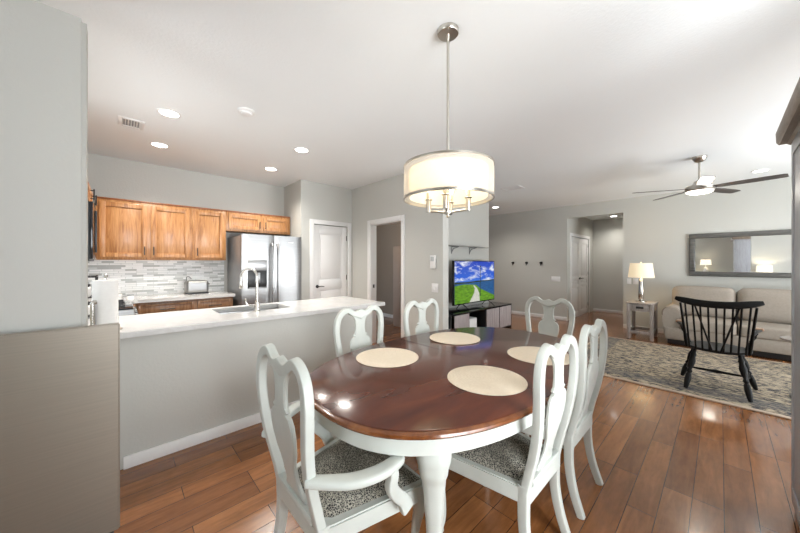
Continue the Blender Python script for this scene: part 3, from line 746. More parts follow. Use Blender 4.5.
# ------------------------------------------------------------------ kitchen
def cab_door(parent, name, x, y0, y1, z0, z1, mat, handle=None, s=1, axis='x'):
    """panelled front on plane x (facing +X), or on plane y (axis 'y', facing +Y)"""
    w = 0.055; t = 0.02; bl = []
    def add(a0, a1, c0, c1, t0, t1):
        bl.append((x+t0, x+t1, a0, a1, c0, c1) if axis == 'x' else (a0, a1, x+t0, x+t1, c0, c1))
    if z1-z0 < 0.2: w = 0.03
    add(y0, y0+w, z0, z1, 0, t); add(y1-w, y1, z0, z1, 0, t); add(y0+w, y1-w, z0, z0+w, 0, t); add(y0+w, y1-w, z1-w, z1, 0, t)
    add(y0+w-0.002, y1-w+0.002, z0+w-0.002, z1-w+0.002, 0.0, 0.006)
    d_ = Bxs(name, mat, parent, bl, bev=0.0025)
    if handle:
        a, c, vert = handle; L = 0.055 if vert else 0.075
        bm = bmesh.new(); o = x+t+0.028
        P = (lambda q, zz, xx: (xx, q, zz)) if axis == 'x' else (lambda q, zz, xx: (q, xx, zz))
        if vert:
            tube(bm, [P(a, c-L, o), P(a, c+L, o)], 0.006, 8)
            for q in (-0.04, 0.04): tube(bm, [P(a, c+q, x+t), P(a, c+q+1e-4, o)], 0.005, 6)
        else:
            tube(bm, [P(a-L, c, o), P(a+L, c, o)], 0.006, 8)
            for q in (-0.055, 0.055): tube(bm, [P(a+q, c, x+t), P(a+q+1e-4, c, o)], 0.005, 6)
        finish(bm, 'handle', M['black'], d_)
    return d_
XF = -5.035
def wall_cab(label, y0, y1, z0, z1, doors, x0=-5.35, xf=XF-0.02):
    c = thing('wall_cabinet', label, 'wall cabinet', (0, 0, 0), 0, 'oak wall cabinets')
    Bx('body', M['oak'], c, x0+0.002, xf, y0, y1, z0, z1, bev=0.002)
    Bx('crown_strip', M['oak_edge'], c, x0+0.002, xf+0.012, y0, y1, z1, z1+0.018, bev=0.003)
    for a, b, hy in doors: cab_door(c, 'door', xf+0.0005, a, b, z0+0.03, z1-0.03, M['oak'], (hy, z0+0.115, True))
    return c
CT = 2.152
wall_cab('two-door oak wall cabinet nearest the microwave', -0.205, 0.742, 1.42, CT, [(-0.175, 0.262, 0.236), (0.300, 0.715, 0.326)])
wall_cab('single-door oak wall cabinet left of the fridge', 0.745, 1.165, 1.42, CT, [(0.775, 1.135, 0.802)])
c = wall_cab('short oak wall cabinet above the fridge', 1.168, 2.14, 1.865, CT, [(1.20, 1.665, 1.638), (1.70, 2.11, 1.727)])
# corner and microwave cabinet on the side wall
c = thing('wall_cabinet', 'oak wall cabinet above the microwave at the left edge of the kitchen', 'wall cabinet', (0, 0, 0), 0, 'oak wall cabinets')
Bx('body', M['oak'], c, -5.03, -3.90, -0.538, -0.23, 1.95, CT, bev=0.002)
Bx('side_panel', M['oak'], c, -5.03, -4.665, -0.538, -0.23, 1.42, 1.949, bev=0.002)
Bx('crown_strip', M['oak_edge'], c, -5.03, -3.888, -0.538, -0.218, CT, CT+0.018, bev=0.003)
cab_door(c, 'door', -0.2295, -4.62, -4.28, 1.97, CT-0.03, M['oak'], (-4.60, 2.055, True), axis='y')
cab_door(c, 'door', -0.2295, -4.26, -3.92, 1.97, CT-0.03, M['oak'], (-4.24, 2.055, True), axis='y')
mw = thing('microwave', 'black microwave under the oak cabinet at the left edge of the kitchen', 'microwave')
Bx('body', M['black'], mw, -4.655, -3.905, -0.538, -0.20, 1.40, 1.945, bev=0.004)
Bx('door', M['gloss_black'], mw, -4.655, -4.08, -0.199, -0.175, 1.42, 1.94, bev=0.004)
Bx('control_panel', M['gloss_black'], mw, -4.075, -3.905, -0.199, -0.175, 1.42, 1.94, bev=0.004)
Bx('handle', M['black'], mw, -4.10, -4.08, -0.174, -0.155, 1.48, 1.88, bev=0.004)
# base run along the back wall
bc = thing('base_cabinet', 'brown oak base cabinets with drawers under the toaster counter', 'base cabinet')
Bx('body', M['oak_low'], bc, -5.345, -4.735, 0.14, 1.18, 0.10, 0.905, bev=0.002)
Bx('toe_kick', M['black'], bc, -5.30, -4.80, 0.14, 1.18, 0, 0.10, bev=0)
for y0, y1 in ((0.16, 0.72), (0.755, 1.155)):
    cab_door(bc, 'drawer', -4.7345, y0, y1, 0.735, 0.885, M['oak_low'], ((y0+y1)/2, 0.81, False))
    cab_door(bc, 'door', -4.7345, y0, y1, 0.13, 0.715, M['oak_low'], (y0+0.05, 0.60, True))
cb = thing('corner_cabinet', 'brown oak corner base cabinet beside the stove', 'base cabinet')
Bx('body', M['oak_low'], cb, -5.345, -4.665, -0.535, 0.137, 0.0, 0.905, bev=0.002)
def slab(name, label, poly, z0, z1, mat, hole=None):
    bm = bmesh.new()
    if hole is None:
        a = [bm.verts.new((x, y, z0)) for x, y in poly]; b = [bm.verts.new((x, y, z1)) for x, y in poly]
        bm.faces.new(a[::-1]); bm.faces.new(b)
        for i in range(len(poly)): bm.faces.new((a[i], a[(i+1) % len(poly)], b[(i+1) % len(poly)], b[i]))
        bmesh.ops.bevel(bm, geom=[e for e in bm.edges], offset=0.004, segments=2, affect='EDGES')
    return tag(finish(bm, name, mat), label, 'countertop')
slab('countertop', 'white quartz countertop along the tiled wall holding the toaster', [(-5.335, -0.53), (-4.662, -0.53), (-4.662, 0.13), (-4.69, 0.16), (-4.69, 1.20), (-5.335, 1.20)], 0.907, 0.947, M['quartz'])
tag(Bxs('backsplash', M['mosaic'], None, [(-5.348, -5.338, -0.53, 1.205, 0.948, 1.418)], bev=0), 'grey and white linear mosaic tile backsplash under the oak cabinets', 'backsplash')
tag(Bxs('backsplash', M['mosaic'], None, [(-5.335, -3.65, -0.5385, -0.5325, 0.948, 1.398)], bev=0), 'mosaic tile backsplash on the side wall under the microwave', 'backsplash')
# range
rg = thing('stove', 'stainless range below the microwave, behind the paper towel roll', 'stove')
Bx('body', M['steel'], rg, -4.655, -3.905, -0.525, 0.11, 0.05, 0.93, bev=0.006)
Bx('cooktop', M['gloss_black'], rg, -4.65, -3.91, -0.52, 0.10, 0.931, 0.945, bev=0.003)
for gx in (-4.45, -4.1):
    bm = bmesh.new()
    for q in (-0.12, -0.04, 0.04, 0.12): box(bm, gx+q-0.006, gx+q+0.006, -0.46, 0.04, 0.958, 0.97); 
    box(bm, gx-0.13, gx+0.13, -0.46, -0.448, 0.9455, 0.97); box(bm, gx-0.13, gx+0.13, 0.03, 0.042, 0.9455, 0.97)
    finish(bm, 'grate', M['black'], rg)
for k in range(4):
    bm = lathe(bmesh.new(), [(0.022, 0), (0.020, 0.03)], n=16); bmesh.ops.rotate(bm, verts=bm.verts, matrix=Matrix.Rotation(-PI/2, 3, 'X')); bmesh.ops.translate(bm, verts=bm.verts, vec=(-4.55+0.18*k, 0.110, 0.86))
    finish(bm, 'knob', M['black'], rg)
# spice rack on the stove side
sr = thing('wire_rack', 'black wire rack with pale jars behind the paper towel roll', 'rack', (-3.62, -0.20, 0.9261))
bm = bmesh.new()
for x in (-0.09, 0.09):
    for y in (-0.06, 0.06): tube(bm, [(x, y, 0), (x, y, 0.35)], 0.006, 6)
for z in (0.02, 0.17, 0.34):
    for y in (-0.06, -0.02, 0.02, 0.06): tube(bm, [(-0.09, y, z), (0.09, y, z)], 0.005, 6)
    for x in (-0.09, 0.09): tube(bm, [(x, -0.06, z), (x, 0.06, z)], 0.006, 6)
finish(bm, 'frame', M['black'], sr)
for k, (x, z) in enumerate([(-0.05, 0.025), (0.045, 0.025), (-0.05, 0.175), (0.045, 0.175)]):
    j = tag(Lt('spice_jar', M['white'], None, [(0.022, z), (0.026, z+0.01), (0.026, z+0.07), (0.018, z+0.08)], x, 0, 16), 'small pale jar in the black wire rack', 'jar', 'pale jars in the wire rack')
    j.location = (-3.62, -0.20, 0.9261)
    Lt('lid', M['black'], j, [(0.020, z+0.08), (0.020, z+0.10)], x, 0, 16)
# peninsula
Bp = thing('peninsula_cabinet', 'brown oak cabinets behind the grey half wall, under the sink', 'base cabinet')
Bxs('body', M['oak_low'], Bp, [(-3.46, -2.852, -0.535, 0.62, 0.1, 0.884), (-3.46, -2.852, 1.34, 2.10, 0.1, 0.884), (-3.46, -3.44, 0.62, 1.34, 0.1, 0.884), (-2.93, -2.852, 0.62, 1.34, 0.1, 0.884)], bev=0)
Bx('toe_kick', M['black'], Bp, -3.40, -2.86, -0.535, 2.08, 0, 0.099, bev=0)
pc = empty('peninsula_countertop'); tag(pc, 'long white quartz countertop of the kitchen peninsula with the sink cut-out', 'countertop')
# slab with sink hole built as frame
SX0, SX1, SY0, SY1 = -3.40, -3.02, 0.66, 1.30
bm = bmesh.new(); PX0, PX1, PY0, PY1 = -3.52, -2.665, -0.53, 2.26
o_ = [(PX0, PY0), (PX1, PY0), (PX1, PY1), (PX0, PY1)]; i_ = [(SX0, SY0), (SX1, SY0), (SX1, SY1), (SX0, SY1)]
rr = {}
for nm, pts_ in (('o', o_), ('i', i_)):
    for z in (0.885, 0.925): rr[nm, z] = [bm.verts.new((x, y, z)) for x, y in pts_]
for z in (0.885, 0.925):
    for k in range(4): bm.faces.new((rr['o', z][k], rr['o', z][(k+1) % 4], rr['i', z][(k+1) % 4], rr['i', z][k]))
for nm in 'oi':
    for k in range(4): bm.faces.new((rr[nm, 0.885][k], rr[nm, 0.885][(k+1) % 4], rr[nm, 0.925][(k+1) % 4], rr[nm, 0.925][k]))
bmesh.ops.bevel(bm, geom=[e for e in bm.edges if abs(e.verts[0].co.x-e.verts[1].co.x) < 1e-5 or abs(e.verts[0].co.y-e.verts[1].co.y) < 1e-5], offset=0.004, segments=2, affect='EDGES')
finish(bm, 'slab', M['quartz'], pc)
sk = thing('kitchen_sink', 'stainless undermount sink set in the peninsula countertop', 'sink')
bl = [(SX0-0.012, SX1+0.012, SY0-0.012, SY1+0.012, 0.70, 0.712), (SX0-0.012, SX0, SY0, SY1, 0.712, 0.884), (SX1, SX1+0.012, SY0, SY1, 0.712, 0.884), (SX0-0.012, SX1+0.012, SY0-0.012, SY0, 0.712, 0.884), (SX0-0.012, SX1+0.012, SY1, SY1+0.012, 0.712, 0.884), (SX0, SX1, 1.0, 1.012, 0.712, 0.85)]
Bxs('basin', M['steel'], sk, bl, bev=0.003)
for y in (0.83, 1.16): Lt('drain', M['metal'], sk, [(0.04, 0.712), (0.038, 0.716), (0.01, 0.714)], -3.21, y, 20)
fc = thing('kitchen_faucet', 'tall brushed nickel gooseneck faucet at the peninsula sink', 'faucet', (-2.975, 0.945, 0.925))
Lt('base', M['chrome'], fc, [(0.030, 0), (0.030, 0.008), (0.022, 0.016), (0.022, 0.09), (0.015, 0.10)])
# arc toward the kitchen side and slightly back
dv = Vector((-0.80, -0.60, 0)).normalized(); pts = [(0, 0, 0.09), (0, 0, 0.30)]
for k in range(1, 13):
    a = PI*k/12; q = dv*0.085*(1-math.cos(a)); pts.append((q.x, q.y, 0.32+0.085*math.sin(a)))
q = dv*0.17; pts.append((q.x, q.y, 0.29)); 
bm = bmesh.new(); sweep(bm, [Vector(p) for p in pts], 0.0125, 0.0125, 12, Vector((-dv.y, dv.x, 0)), 2); finish(bm, 'spout', M['chrome'], fc)
Lt('spray_head', M['chrome'], fc, [(0.013, 0.295), (0.017, 0.27), (0.020, 0.215), (0.017, 0.21)], q.x, q.y, 16)
Tb('lever_handle', M['chrome'], fc, spline([(0, -0.02, 0.055), (-0.02, -0.06, 0.06), (-0.03, -0.085, 0.085), (-0.03, -0.09, 0.125)], 4), 0.0065, 8)
# fridge
fg = thing('refrigerator', 'stainless side-by-side refrigerator with water dispenser in the left door', 'refrigerator')
Bx('body', M['fridge_side'], fg, -5.33, -4.635, 1.25, 2.13, 0.02, 1.775, bev=0.006)
def fdoor(y0, y1):
    bm = bmesh.new(); k = 10; fr = []
    for i in range(k+1):
        u = i/k; y = y0+(y1-y0)*u; x = -4.585+0.022*(1-(2*u-1)**4)
        fr.append((x, y))
    a = [bm.verts.new((-4.632, y0, 0.05))]+[bm.verts.new((x, y, 0.05)) for x, y in fr]+[bm.verts.new((-4.632, y1, 0.05))]
    b = [bm.verts.new((v.co.x, v.co.y, 1.79)) for v in a]
    bm.faces.new(a); bm.faces.new(b[::-1]); n = len(a)
    for i in range(n): bm.faces.new((a[i], b[i], b[(i+1) % n], a[(i+1) % n]))
    return finish(bm, 'door', M['steel'], fg, 0.5)
for (y0, y1, hy) in ((1.25, 1.692, 1.655), (1.70, 2.13, 1.737)):
    d_ = fdoor(y0, y1)
    bm = bmesh.new(); sweep(bm, spline([(-4.565, hy, 0.42), (-4.515, hy, 0.47), (-4.508, hy, 1.0), (-4.515, hy, 1.60), (-4.565, hy, 1.65)], 5), 0.012, 0.014, 10, Vector((0, 1, 0)), 2.5); finish(bm, 'handle', M['steel'], d_)
    if y0 < 1.5:
        Bx('dispenser_panel', M['steel'], d_, -4.575, -4.555, 1.325, 1.585, 1.275, 1.42, bev=0.005)
        Bxs('dispenser_recess', M['black'], d_, [(-4.5735, -4.5575, 1.325, 1.585, 1.015, 1.273)], bev=0.003)
        Bx('dispenser_paddle', M['steel'], d_, -4.557, -4.547, 1.42, 1.49, 1.09, 1.24, bev=0.004)
        Bx('drip_tray', M['steel'], d_, -4.557, -4.54, 1.335, 1.575, 1.02, 1.032, bev=0.003)
bm = bmesh.new(); box(bm, -4.5625, -4.5605, 1.905, 1.985, 1.690, 1.700); finish(bm, 'badge', M['white'], fg)
# toaster
ts = thing('toaster', 'two-slot stainless toaster on the back counter under the oak cabinets', 'toaster', (-5.08, 0.80, 0.9475), 0.1)
bm = bmesh.new(); rbox(bm, -0.085, 0.085, -0.135, 0.135, 0.012, 0.185, 0.035, 0, 8); finish(bm, 'body', M['steel'], ts, 1.2)
Bx('base', M['black'], ts, -0.08, 0.08, -0.13, 0.13, 0, 0.02, bev=0.004)
Bxs('slots', M['black'], ts, [(-0.045, -0.015, -0.095, 0.095, 0.180, 0.187), (0.015, 0.045, -0.095, 0.095, 0.180, 0.187)])
Bx('lever', M['black'], ts, -0.012, 0.012, 0.135, 0.160, 0.12, 0.14, bev=0.003)
Tb('cord', M['black'], ts, spline([(-0.05, -0.10, 0.16), (-0.12, -0.09, 0.22), (-0.20, -0.05, 0.24), (-0.25, 0.0, 0.20)], 4), 0.004, 6)
tag(Bx('wall_outlet', M['white'], None, -5.337, -5.331, 0.72, 0.79, 1.10, 1.215, bev=0.002), 'white wall outlet in the mosaic tile above the toaster', 'outlet')
# paper towel
pt = thing('paper_towel_holder', 'nickel paper towel holder with a curved guide arm, left end of the peninsula counter', 'holder', (-2.82, -0.068, 0.925))
Lt('base', M['chrome'], pt, [(0.085, 0), (0.085, 0.008), (0.02, 0.014)])
Tb('post', M['chrome'], pt, [(0, 0, 0.01), (0, 0, 0.355)], 0.007)
Lt('finial', M['chrome'], pt, [(0.006, 0.353), (0.014, 0.362), (0.012, 0.375), (0.003, 0.382)], n=16)
Tb('guide_arm', M['chrome'], pt, spline([(0.055, -0.058, 0.01), (0.055, -0.058, 0.17), (0.053, -0.058, 0.195), (0.044, -0.045, 0.203), (0.040, -0.040, 0.19)], 5), 0.012, 12)
pr = tag(finish(ring(bmesh.new(), 0.02, 0.064, 0.015, 0.34, 48), 'paper_towel_roll', M['paper']), 'white paper towel roll standing upright on its holder behind the taupe panel', 'paper towel'); pr.location = (-2.82, -0.068, 0.925)
# small things on the back counter, left
nb = thing('napkin_holder', 'small wire napkin holder on the back counter corner, right of the paper towels', 'napkin holder', (-4.83, -0.045, 0.9475))
bm = bmesh.new()
for x in (-0.03, 0.03): tube(bm, spline([(x, -0.07, 0), (x, -0.07, 0.07), (x, 0.07, 0.07), (x, 0.07, 0)], 1), 0.003, 6)
for y in (-0.07, 0.07): tube(bm, [(-0.03, y, 0.003), (0.03, y, 0.003)], 0.003, 6)
finish(bm, 'frame', M['metal'], nb)
tag(Bx('napkins', M['paper'], None, -4.852, -4.808, -0.11, 0.02, 0.951, 1.012, bev=0.003), 'stack of white napkins in the wire holder on the back counter', 'napkins')
uc = thing('salt_box', 'small white box with a grey lid at the front edge of the back counter', 'box', (-4.74, 0.095, 0.9475))
Bx('body', M['white'], uc, -0.022, 0.022, -0.03, 0.03, 0, 0.05, bev=0.004); Bx('lid', M['fridge_side'], uc, -0.023, 0.023, -0.031, 0.031, 0.050, 0.060, bev=0.003)

# laundry-room cabinet seen through the doorway
lc = thing('storage_cabinet', 'tall beige storage cabinet inside the open doorway', 'cabinet', (-4.64, 4.68, 0))
Bx('body', plain('beige_cabinet', srgb(170, 150, 134), 0.5, var=0.02), lc, -0.28, 0.28, -0.27, 0.27, 0.0, 1.75, bev=0.004)
for s in (-1, 1):
    dd = Bx('door', plain('beige_cabinet_door', srgb(178, 158, 142), 0.5, var=0.02), lc, *(sorted((s*0.004, s*0.278))), -0.288, -0.271, 0.04, 1.73, bev=0.004)
    Lt('knob', M['metal'], dd, [(0.008, 0), (0.014, 0.02)], n=12).location = (s*0.03, -0.30, 0.95)
dc = thing('lidded_basket', 'small dark round basket on top of the beige storage cabinet', 'basket', (-4.70, 4.60, 1.751))
Lt('basket_body', M['fridge_side'], dc, [(0.09, 0), (0.12, 0.03), (0.13, 0.12), (0.11, 0.17)]); Lt('lid', M['fridge_side'], dc, [(0.112, 0.17), (0.08, 0.21), (0.015, 0.225), (0.02, 0.26), (0.002, 0.265)])
lampdata('laundry_room_fill', (-4.3, 4.2, 2.6), 9, (1, 0.80, 0.58), 0.1)  # unseen lamp added to light the room behind the doorway

# ------------------------------------------------------------------ wall plates
def plate(label, pos, axis, w, h, rockers, cat='light switch', name='light_switch'):
    p = thing(name, label, cat, pos, 0 if axis == 'y' else PI/2)
    Bx('plate', M['white'], p, -w/2, w/2, -0.007, 0, -h/2, h/2, bev=0.002)
    for k in range(rockers):
        c_ = (k-(rockers-1)/2)*0.046; Bx('rocker', M['door'], p, c_-0.016, c_+0.016, -0.011, -0.0065, -0.033, 0.033, bev=0.002)
    return p
plate('double white light switch on the wing wall right of the open doorway', (-2.665, 3.15, 1.04), 'y', 0.115, 0.12, 2)
th = thing('thermostat', 'tall white wall control above the double switch on the wing wall', 'thermostat', (-2.69, 3.15, 1.395))
Bx('housing', M['white'], th, -0.048, 0.048, -0.03, 0, -0.09, 0.09, bev=0.008); Bx('display', plain('pale_display', srgb(190, 196, 196), 0.2, var=0.01), th, -0.03, 0.03, -0.0325, -0.0295, 0.01, 0.07, bev=0.001)
plate('wide white light switch on the hook wall left of the hall opening', (-2.76, 7.8, 0.99), 'y', 0.21, 0.12, 4)
plate('white light switch left of the table lamp, beside the hall opening', (-1.31, 7.8, 1.0), 'y', 0.075, 0.12, 1)
plate('white light switch directly behind the table lamp', (-1.20, 7.8, 1.0), 'y', 0.085, 0.12, 1)
hk = thing('wall_hook', '', 'hook', (0, 0, 0), 0, 'black wall hooks')
bm = lathe(bmesh.new(), [(0.032, 0), (0.032, 0.008), (0.010, 0.014), (0.010, 0.04), (0.024, 0.05), (0.024, 0.058)], n=20); bmesh.ops.rotate(bm, verts=bm.verts, matrix=Matrix.Rotation(PI/2, 3, 'X')); finish(bm, 'knob', M['black'], hk)
Tb('prong', M['black'], hk, spline([(0, -0.008, -0.02), (0, -0.02, -0.055), (0, -0.045, -0.06), (0, -0.055, -0.035)], 4), 0.006, 8)
for i, (x, lab) in enumerate([(-3.84, 'leftmost of the three black wall hooks, nearest the television'), (-3.47, 'middle one of the three black hooks on the grey wall'), (-3.10, 'rightmost of the three black wall hooks, nearest the wide switch')]):
    place(hk, i == 0, (x, 7.8, 1.385), 0, lab)

# ------------------------------------------------------------------ television corner
sl = thing('wall_shelf', 'thin glass wall shelf on scroll brackets above the television', 'shelf', (0, 0, 0))
Bx('board', plain('shelf_grey', srgb(150, 150, 148), 0.3, var=0.02), sl, -3.548, -3.36, 4.10, 5.78, 1.70, 1.712, bev=0.002)
for y in (4.68, 5.28):
    bm = bmesh.new(); tube(bm, [(-3.542, y, 1.56), (-3.542, y, 1.698)], 0.007, 8); tube(bm, spline([(-3.54, y, 1.59), (-3.50, y, 1.655), (-3.42, y, 1.675), (-3.375, y, 1.692)], 5), 0.007, 8); tube(bm, [(-3.54, y, 1.692), (-3.37, y, 1.692)], 0.006, 8)
    finish(bm, 'bracket', M['fridge_side'], sl)
st = thing('tv_stand', 'black and grey slatted low media cabinet under the television', 'tv stand', (0, 0, 0))
y0, y1, xa, xb, zt_ = 4.02, 6.14, -3.50, -3.06, 0.515
Bx('top', M['gloss_black'], st, xa, xb, y0, y1, zt_-0.025, zt_, bev=0.003)
Bxs('carcass', M['black'], st, [(xa, xb-0.004, y0, y0+0.03, 0, zt_-0.026), (xa, xb-0.004, y1-0.02, y1, 0, zt_-0.026), (xa, xb-0.004, y0+0.03, y1-0.02, 0.03, 0.055), (xa, xa+0.012, y0+0.03, y1-0.02, 0.055, zt_-0.026), (xa+0.012, xb-0.02, 4.56, 4.58, 0.055, zt_-0.026), (xa+0.012, xb-0.02, 5.13, 5.15, 0.055, zt_-0.026)])
gw = wood('grey_slat_front', srgb(150, 142, 142), srgb(168, 160, 160), srgb(182, 174, 174), (6, 18, 1), 0.5, 0)
def slatfront(a, b, n):
    bl = [(xb-0.018, xb-0.010, a, b, 0.06, zt_-0.035)]; w = (b-a)/n
    for k in range(n): bl.append((xb-0.010, xb-0.003, a+k*w+0.002, a+(k+1)*w-0.002, 0.06, zt_-0.035))
    Bxs('door', gw, st, bl, bev=0.0015)
slatfront(4.13, 4.56, 1); slatfront(5.15, 5.62, 7); slatfront(5.65, 6.115, 7)
tag(Bx('storage_box', M['white'], None, -3.34, -3.12, 4.66, 4.90, 0.0555, 0.36, bev=0.015), 'white storage box in the open bay of the media cabinet', 'box')
tv = thing('television', 'flat television showing a green park path under a blue sky', 'television', (0, 0, 0))
tx, ty0, ty1, tz0, tz1 = -3.25, 4.36, 5.76, 0.612, 1.425
Bx('panel', M['gloss_black'], tv, tx-0.045, tx, ty0, ty1, tz0, tz1, bev=0.004)
def scr():
    bm = bmesh.new(); mats = [M['s_sky'], M['s_water'], M['s_grass'], M['s_path'], M['s_dark']]
    a0, a1, c0, c1 = ty0+0.018, ty1-0.018, tz0+0.022, tz1-0.015
    def P(u, v, k): return bm.verts.new((tx+0.0006+0.0005*k, a0+(a1-a0)*u, c0+(c1-c0)*v))
    def poly(pts, k, m_):
        f = bm.faces.new([P(u, v, k) for u, v in pts]); f.material_index = m_
    poly([(0, 0), (1, 0), (1, 1), (0, 1)], 0, 0)
    poly([(0, 0), (1, 0), (1, .50), (0, .47)], 1, 1)
    poly([(0, .46), (1, .50), (1, .53), (.8, .515), (.55, .52), (.3, .50), (0, .51)], 2, 4)
    poly([(0, 0), (1, 0), (1, .10), (.62, .31), (.50, .42), (.2, .45), (0, .42)], 3, 2)
    poly([(.34, 0), (.60, 0), (.585, .20), (.53, .33), (.46, .405), (.43, .41), (.47, .33), (.455, .22)], 4, 3)
    poly([(.604, .12), (.622, .12), (.619, .90), (.607, .90)], 5, 4)
    poly([(.595, .865), (.632, .865), (.632, .88), (.595, .88)], 5, 4)
    me = bpy.data.meshes.new('screen'); 
    for f in bm.faces: f.normal_update()
    bm.to_mesh(me); bm.free()
    for m_ in mats: me.materials.append(m_)
    o = bpy.data.objects.new('screen', me); COL.objects.link(o); o.parent = tv
scr()
for y in (4.62, 5.50):
    Tb('foot', M['black'], tv, spline([(tx-0.15, y+0.02, 0.522), (tx-0.02, y, 0.63), (tx+0.16, y-0.02, 0.522)], 2), 0.008, 8)

# ------------------------------------------------------------------ living room
rug = tag(Bx('area_rug', M['rug'], None, -1.52, 2.3, 4.36, 6.62, 0.001, 0.012, bev=0.002), 'large cream and charcoal distressed area rug under the black chair and sofa', 'rug')
Bxs('binding', M['rug_edge'], rug, [(-1.55, 2.33, 4.31, 4.36, 0.001, 0.013), (-1.55, 2.33, 6.62, 6.65, 0.001, 0.013), (-1.55, -1.52, 4.36, 6.62, 0.001, 0.013), (2.3, 2.33, 4.36, 6.62, 0.001, 0.013)])
# end table
et = thing('end_table', 'greywashed wooden end table with one drawer beside the sofa', 'side table', (-1.185, 6.84, 0))
w_, d_ = 0.38, 0.52
Bx('top', M['greywash'], et, -0.01, w_+0.01, -0.01, d_+0.01, 0.635, 0.66, bev=0.004)
for lx in (0, w_-0.05):
    for ly in (0, d_-0.05): Bx('leg', M['greywash'], et, lx, lx+0.05, ly, ly+0.05, 0, 0.634, bev=0.003)
Bxs('apron', M['greywash'], et, [(0.05, w_-0.05, d_-0.03, d_-0.01, 0.50, 0.634), (0.01, 0.03, 0.05, d_-0.05, 0.50, 0.634), (w_-0.03, w_-0.01, 0.05, d_-0.05, 0.50, 0.634)])
dr = Bx('drawer', M['greywash'], et, 0.052, w_-0.052, 0.005, 0.03, 0.51, 0.625, bev=0.003)
Bx('cup_pull', M['black'], dr, w_/2-0.055, w_/2+0.055, -0.012, 0.005, 0.555, 0.595, bev=0.006)
Bxs('stretcher', M['greywash'], et, [(0.05, w_-0.05, 0.01, 0.035, 0.10, 0.15), (0.05, w_-0.05, d_-0.035, d_-0.01, 0.10, 0.15), (0.01, 0.035, 0.05, d_-0.05, 0.10, 0.15), (w_-0.035, w_-0.01, 0.05, d_-0.05, 0.10, 0.15)])
# table lamp
tl = thing('table_lamp', 'lit table lamp with cream shade on the greywashed end table', 'lamp', (-1.01, 7.08, 0.661))
Lt('base', M['chrome'], tl, [(0.085, 0), (0.085, 0.015), (0.03, 0.03), (0.045, 0.06), (0.042, 0.20), (0.030, 0.38), (0.022, 0.42), (0.008, 0.44), (0.008, 0.50)])
Lt('lamp_shade', M['shade'], tl, [(0.195, 0.45), (0.165, 0.715)], n=40, cap=False)
Lt('finial', M['chrome'], tl, [(0.004, 0.70), (0.010, 0.73), (0.003, 0.745)], n=12)
lampdata('table_lamp_light', (-1.01, 7.08, 1.24), 5, (1, 0.78, 0.48), 0.06)
# sofa
so = thing('sofa', 'long beige fabric sofa with rolled arms below the grey mirror', 'sofa', (0, 0, 0))
sx0, sx1, sf, sb = -0.68, 1.72, 6.74, 7.74
Bx('base', M['sofa'], so, sx0+0.03, sx1-0.03, sf+0.02, sb-0.03, 0.10, 0.29, bev=0.02)
Bx('plinth', M['black'], so, sx0+0.06, sx1-0.06, sf+0.08, sb-0.08, 0.013, 0.10, bev=0.005)  # recessed black block below the sofa base
bm = bmesh.new(); rbox(bm, sx0+0.10, sx1-0.10, 7.42, sb, 0.28, 0.86, 0.07); finish(bm, 'back', M['sofa'], so, 1.2)
for x in (sx0+0.11, sx1-0.11):
    bm = bmesh.new(); poly = []
    for k in range(17):
        a = -0.5+(PI+1.0)*k/16; poly.append((x+0.125*math.cos(a), 0.525+0.125*math.sin(a)))
    poly = poly+[(x-0.09, 0.11), (x+0.09, 0.11)]
    prism(bm, poly, sf+0.06, sb-0.02); bmesh.ops.bevel(bm, geom=[e for e in bm.edges if abs(e.verts[0].co.y-e.verts[1].co.y) < 1e-5], offset=0.015, segments=3, affect='EDGES'); finish(bm, 'arm', M['sofa'], so, 0.8)
cw = [(-0.60, 0.17), (0.18, 0.90), (0.91, 1.64)]
for k, (a, b) in enumerate(cw):
    bm = bmesh.new(); rbox(bm, a+(0.14 if k == 0 else 0), b-(0.14 if k == 2 else 0), sf+0.0, 7.44, 0.275, 0.465, 0.045, 0.012); finish(bm, 'seat_cushion', M['sofa'], so, 1.3)
    if k == 0 or k == 2:
        pass
    bm = bmesh.new(); rbox(bm, a, b, 7.16, 7.52, 0.46, 0.955, 0.085, 0.03, 9, 'y')
    bmesh.ops.rotate(bm, verts=bm.verts[:], cent=((a+b)/2, 7.4, 0.45), matrix=Matrix.Rotation(-0.12, 3, 'X')); finish(bm, 'back_cushion', M['sofa'], so, 1.3)
# mirror
mr = thing('wall_mirror', 'wide mirror in a weathered grey frame above the sofa', 'mirror', (0, 0, 0))
mx0, mx1, mz0, mz1, fw = -0.405, 1.30, 1.14, 1.915, 0.085
for (a, b, c_, e) in ((mx0, mx1, mz1-fw, mz1), (mx0, mx1, mz0, mz0+fw), (mx0, mx0+fw, mz0+fw, mz1-fw), (mx1-fw, mx1, mz0+fw, mz1-fw)):
    Bx('frame_rail', M['frame_grey'], mr, a, b, 7.755, 7.798, c_, e, bev=0.012, seg=3)
Bx('glass', M['mirror'], mr, mx0+fw-0.005, mx1-fw+0.005, 7.778, 7.785, mz0+fw-0.005, mz1-fw+0.005, bev=0)
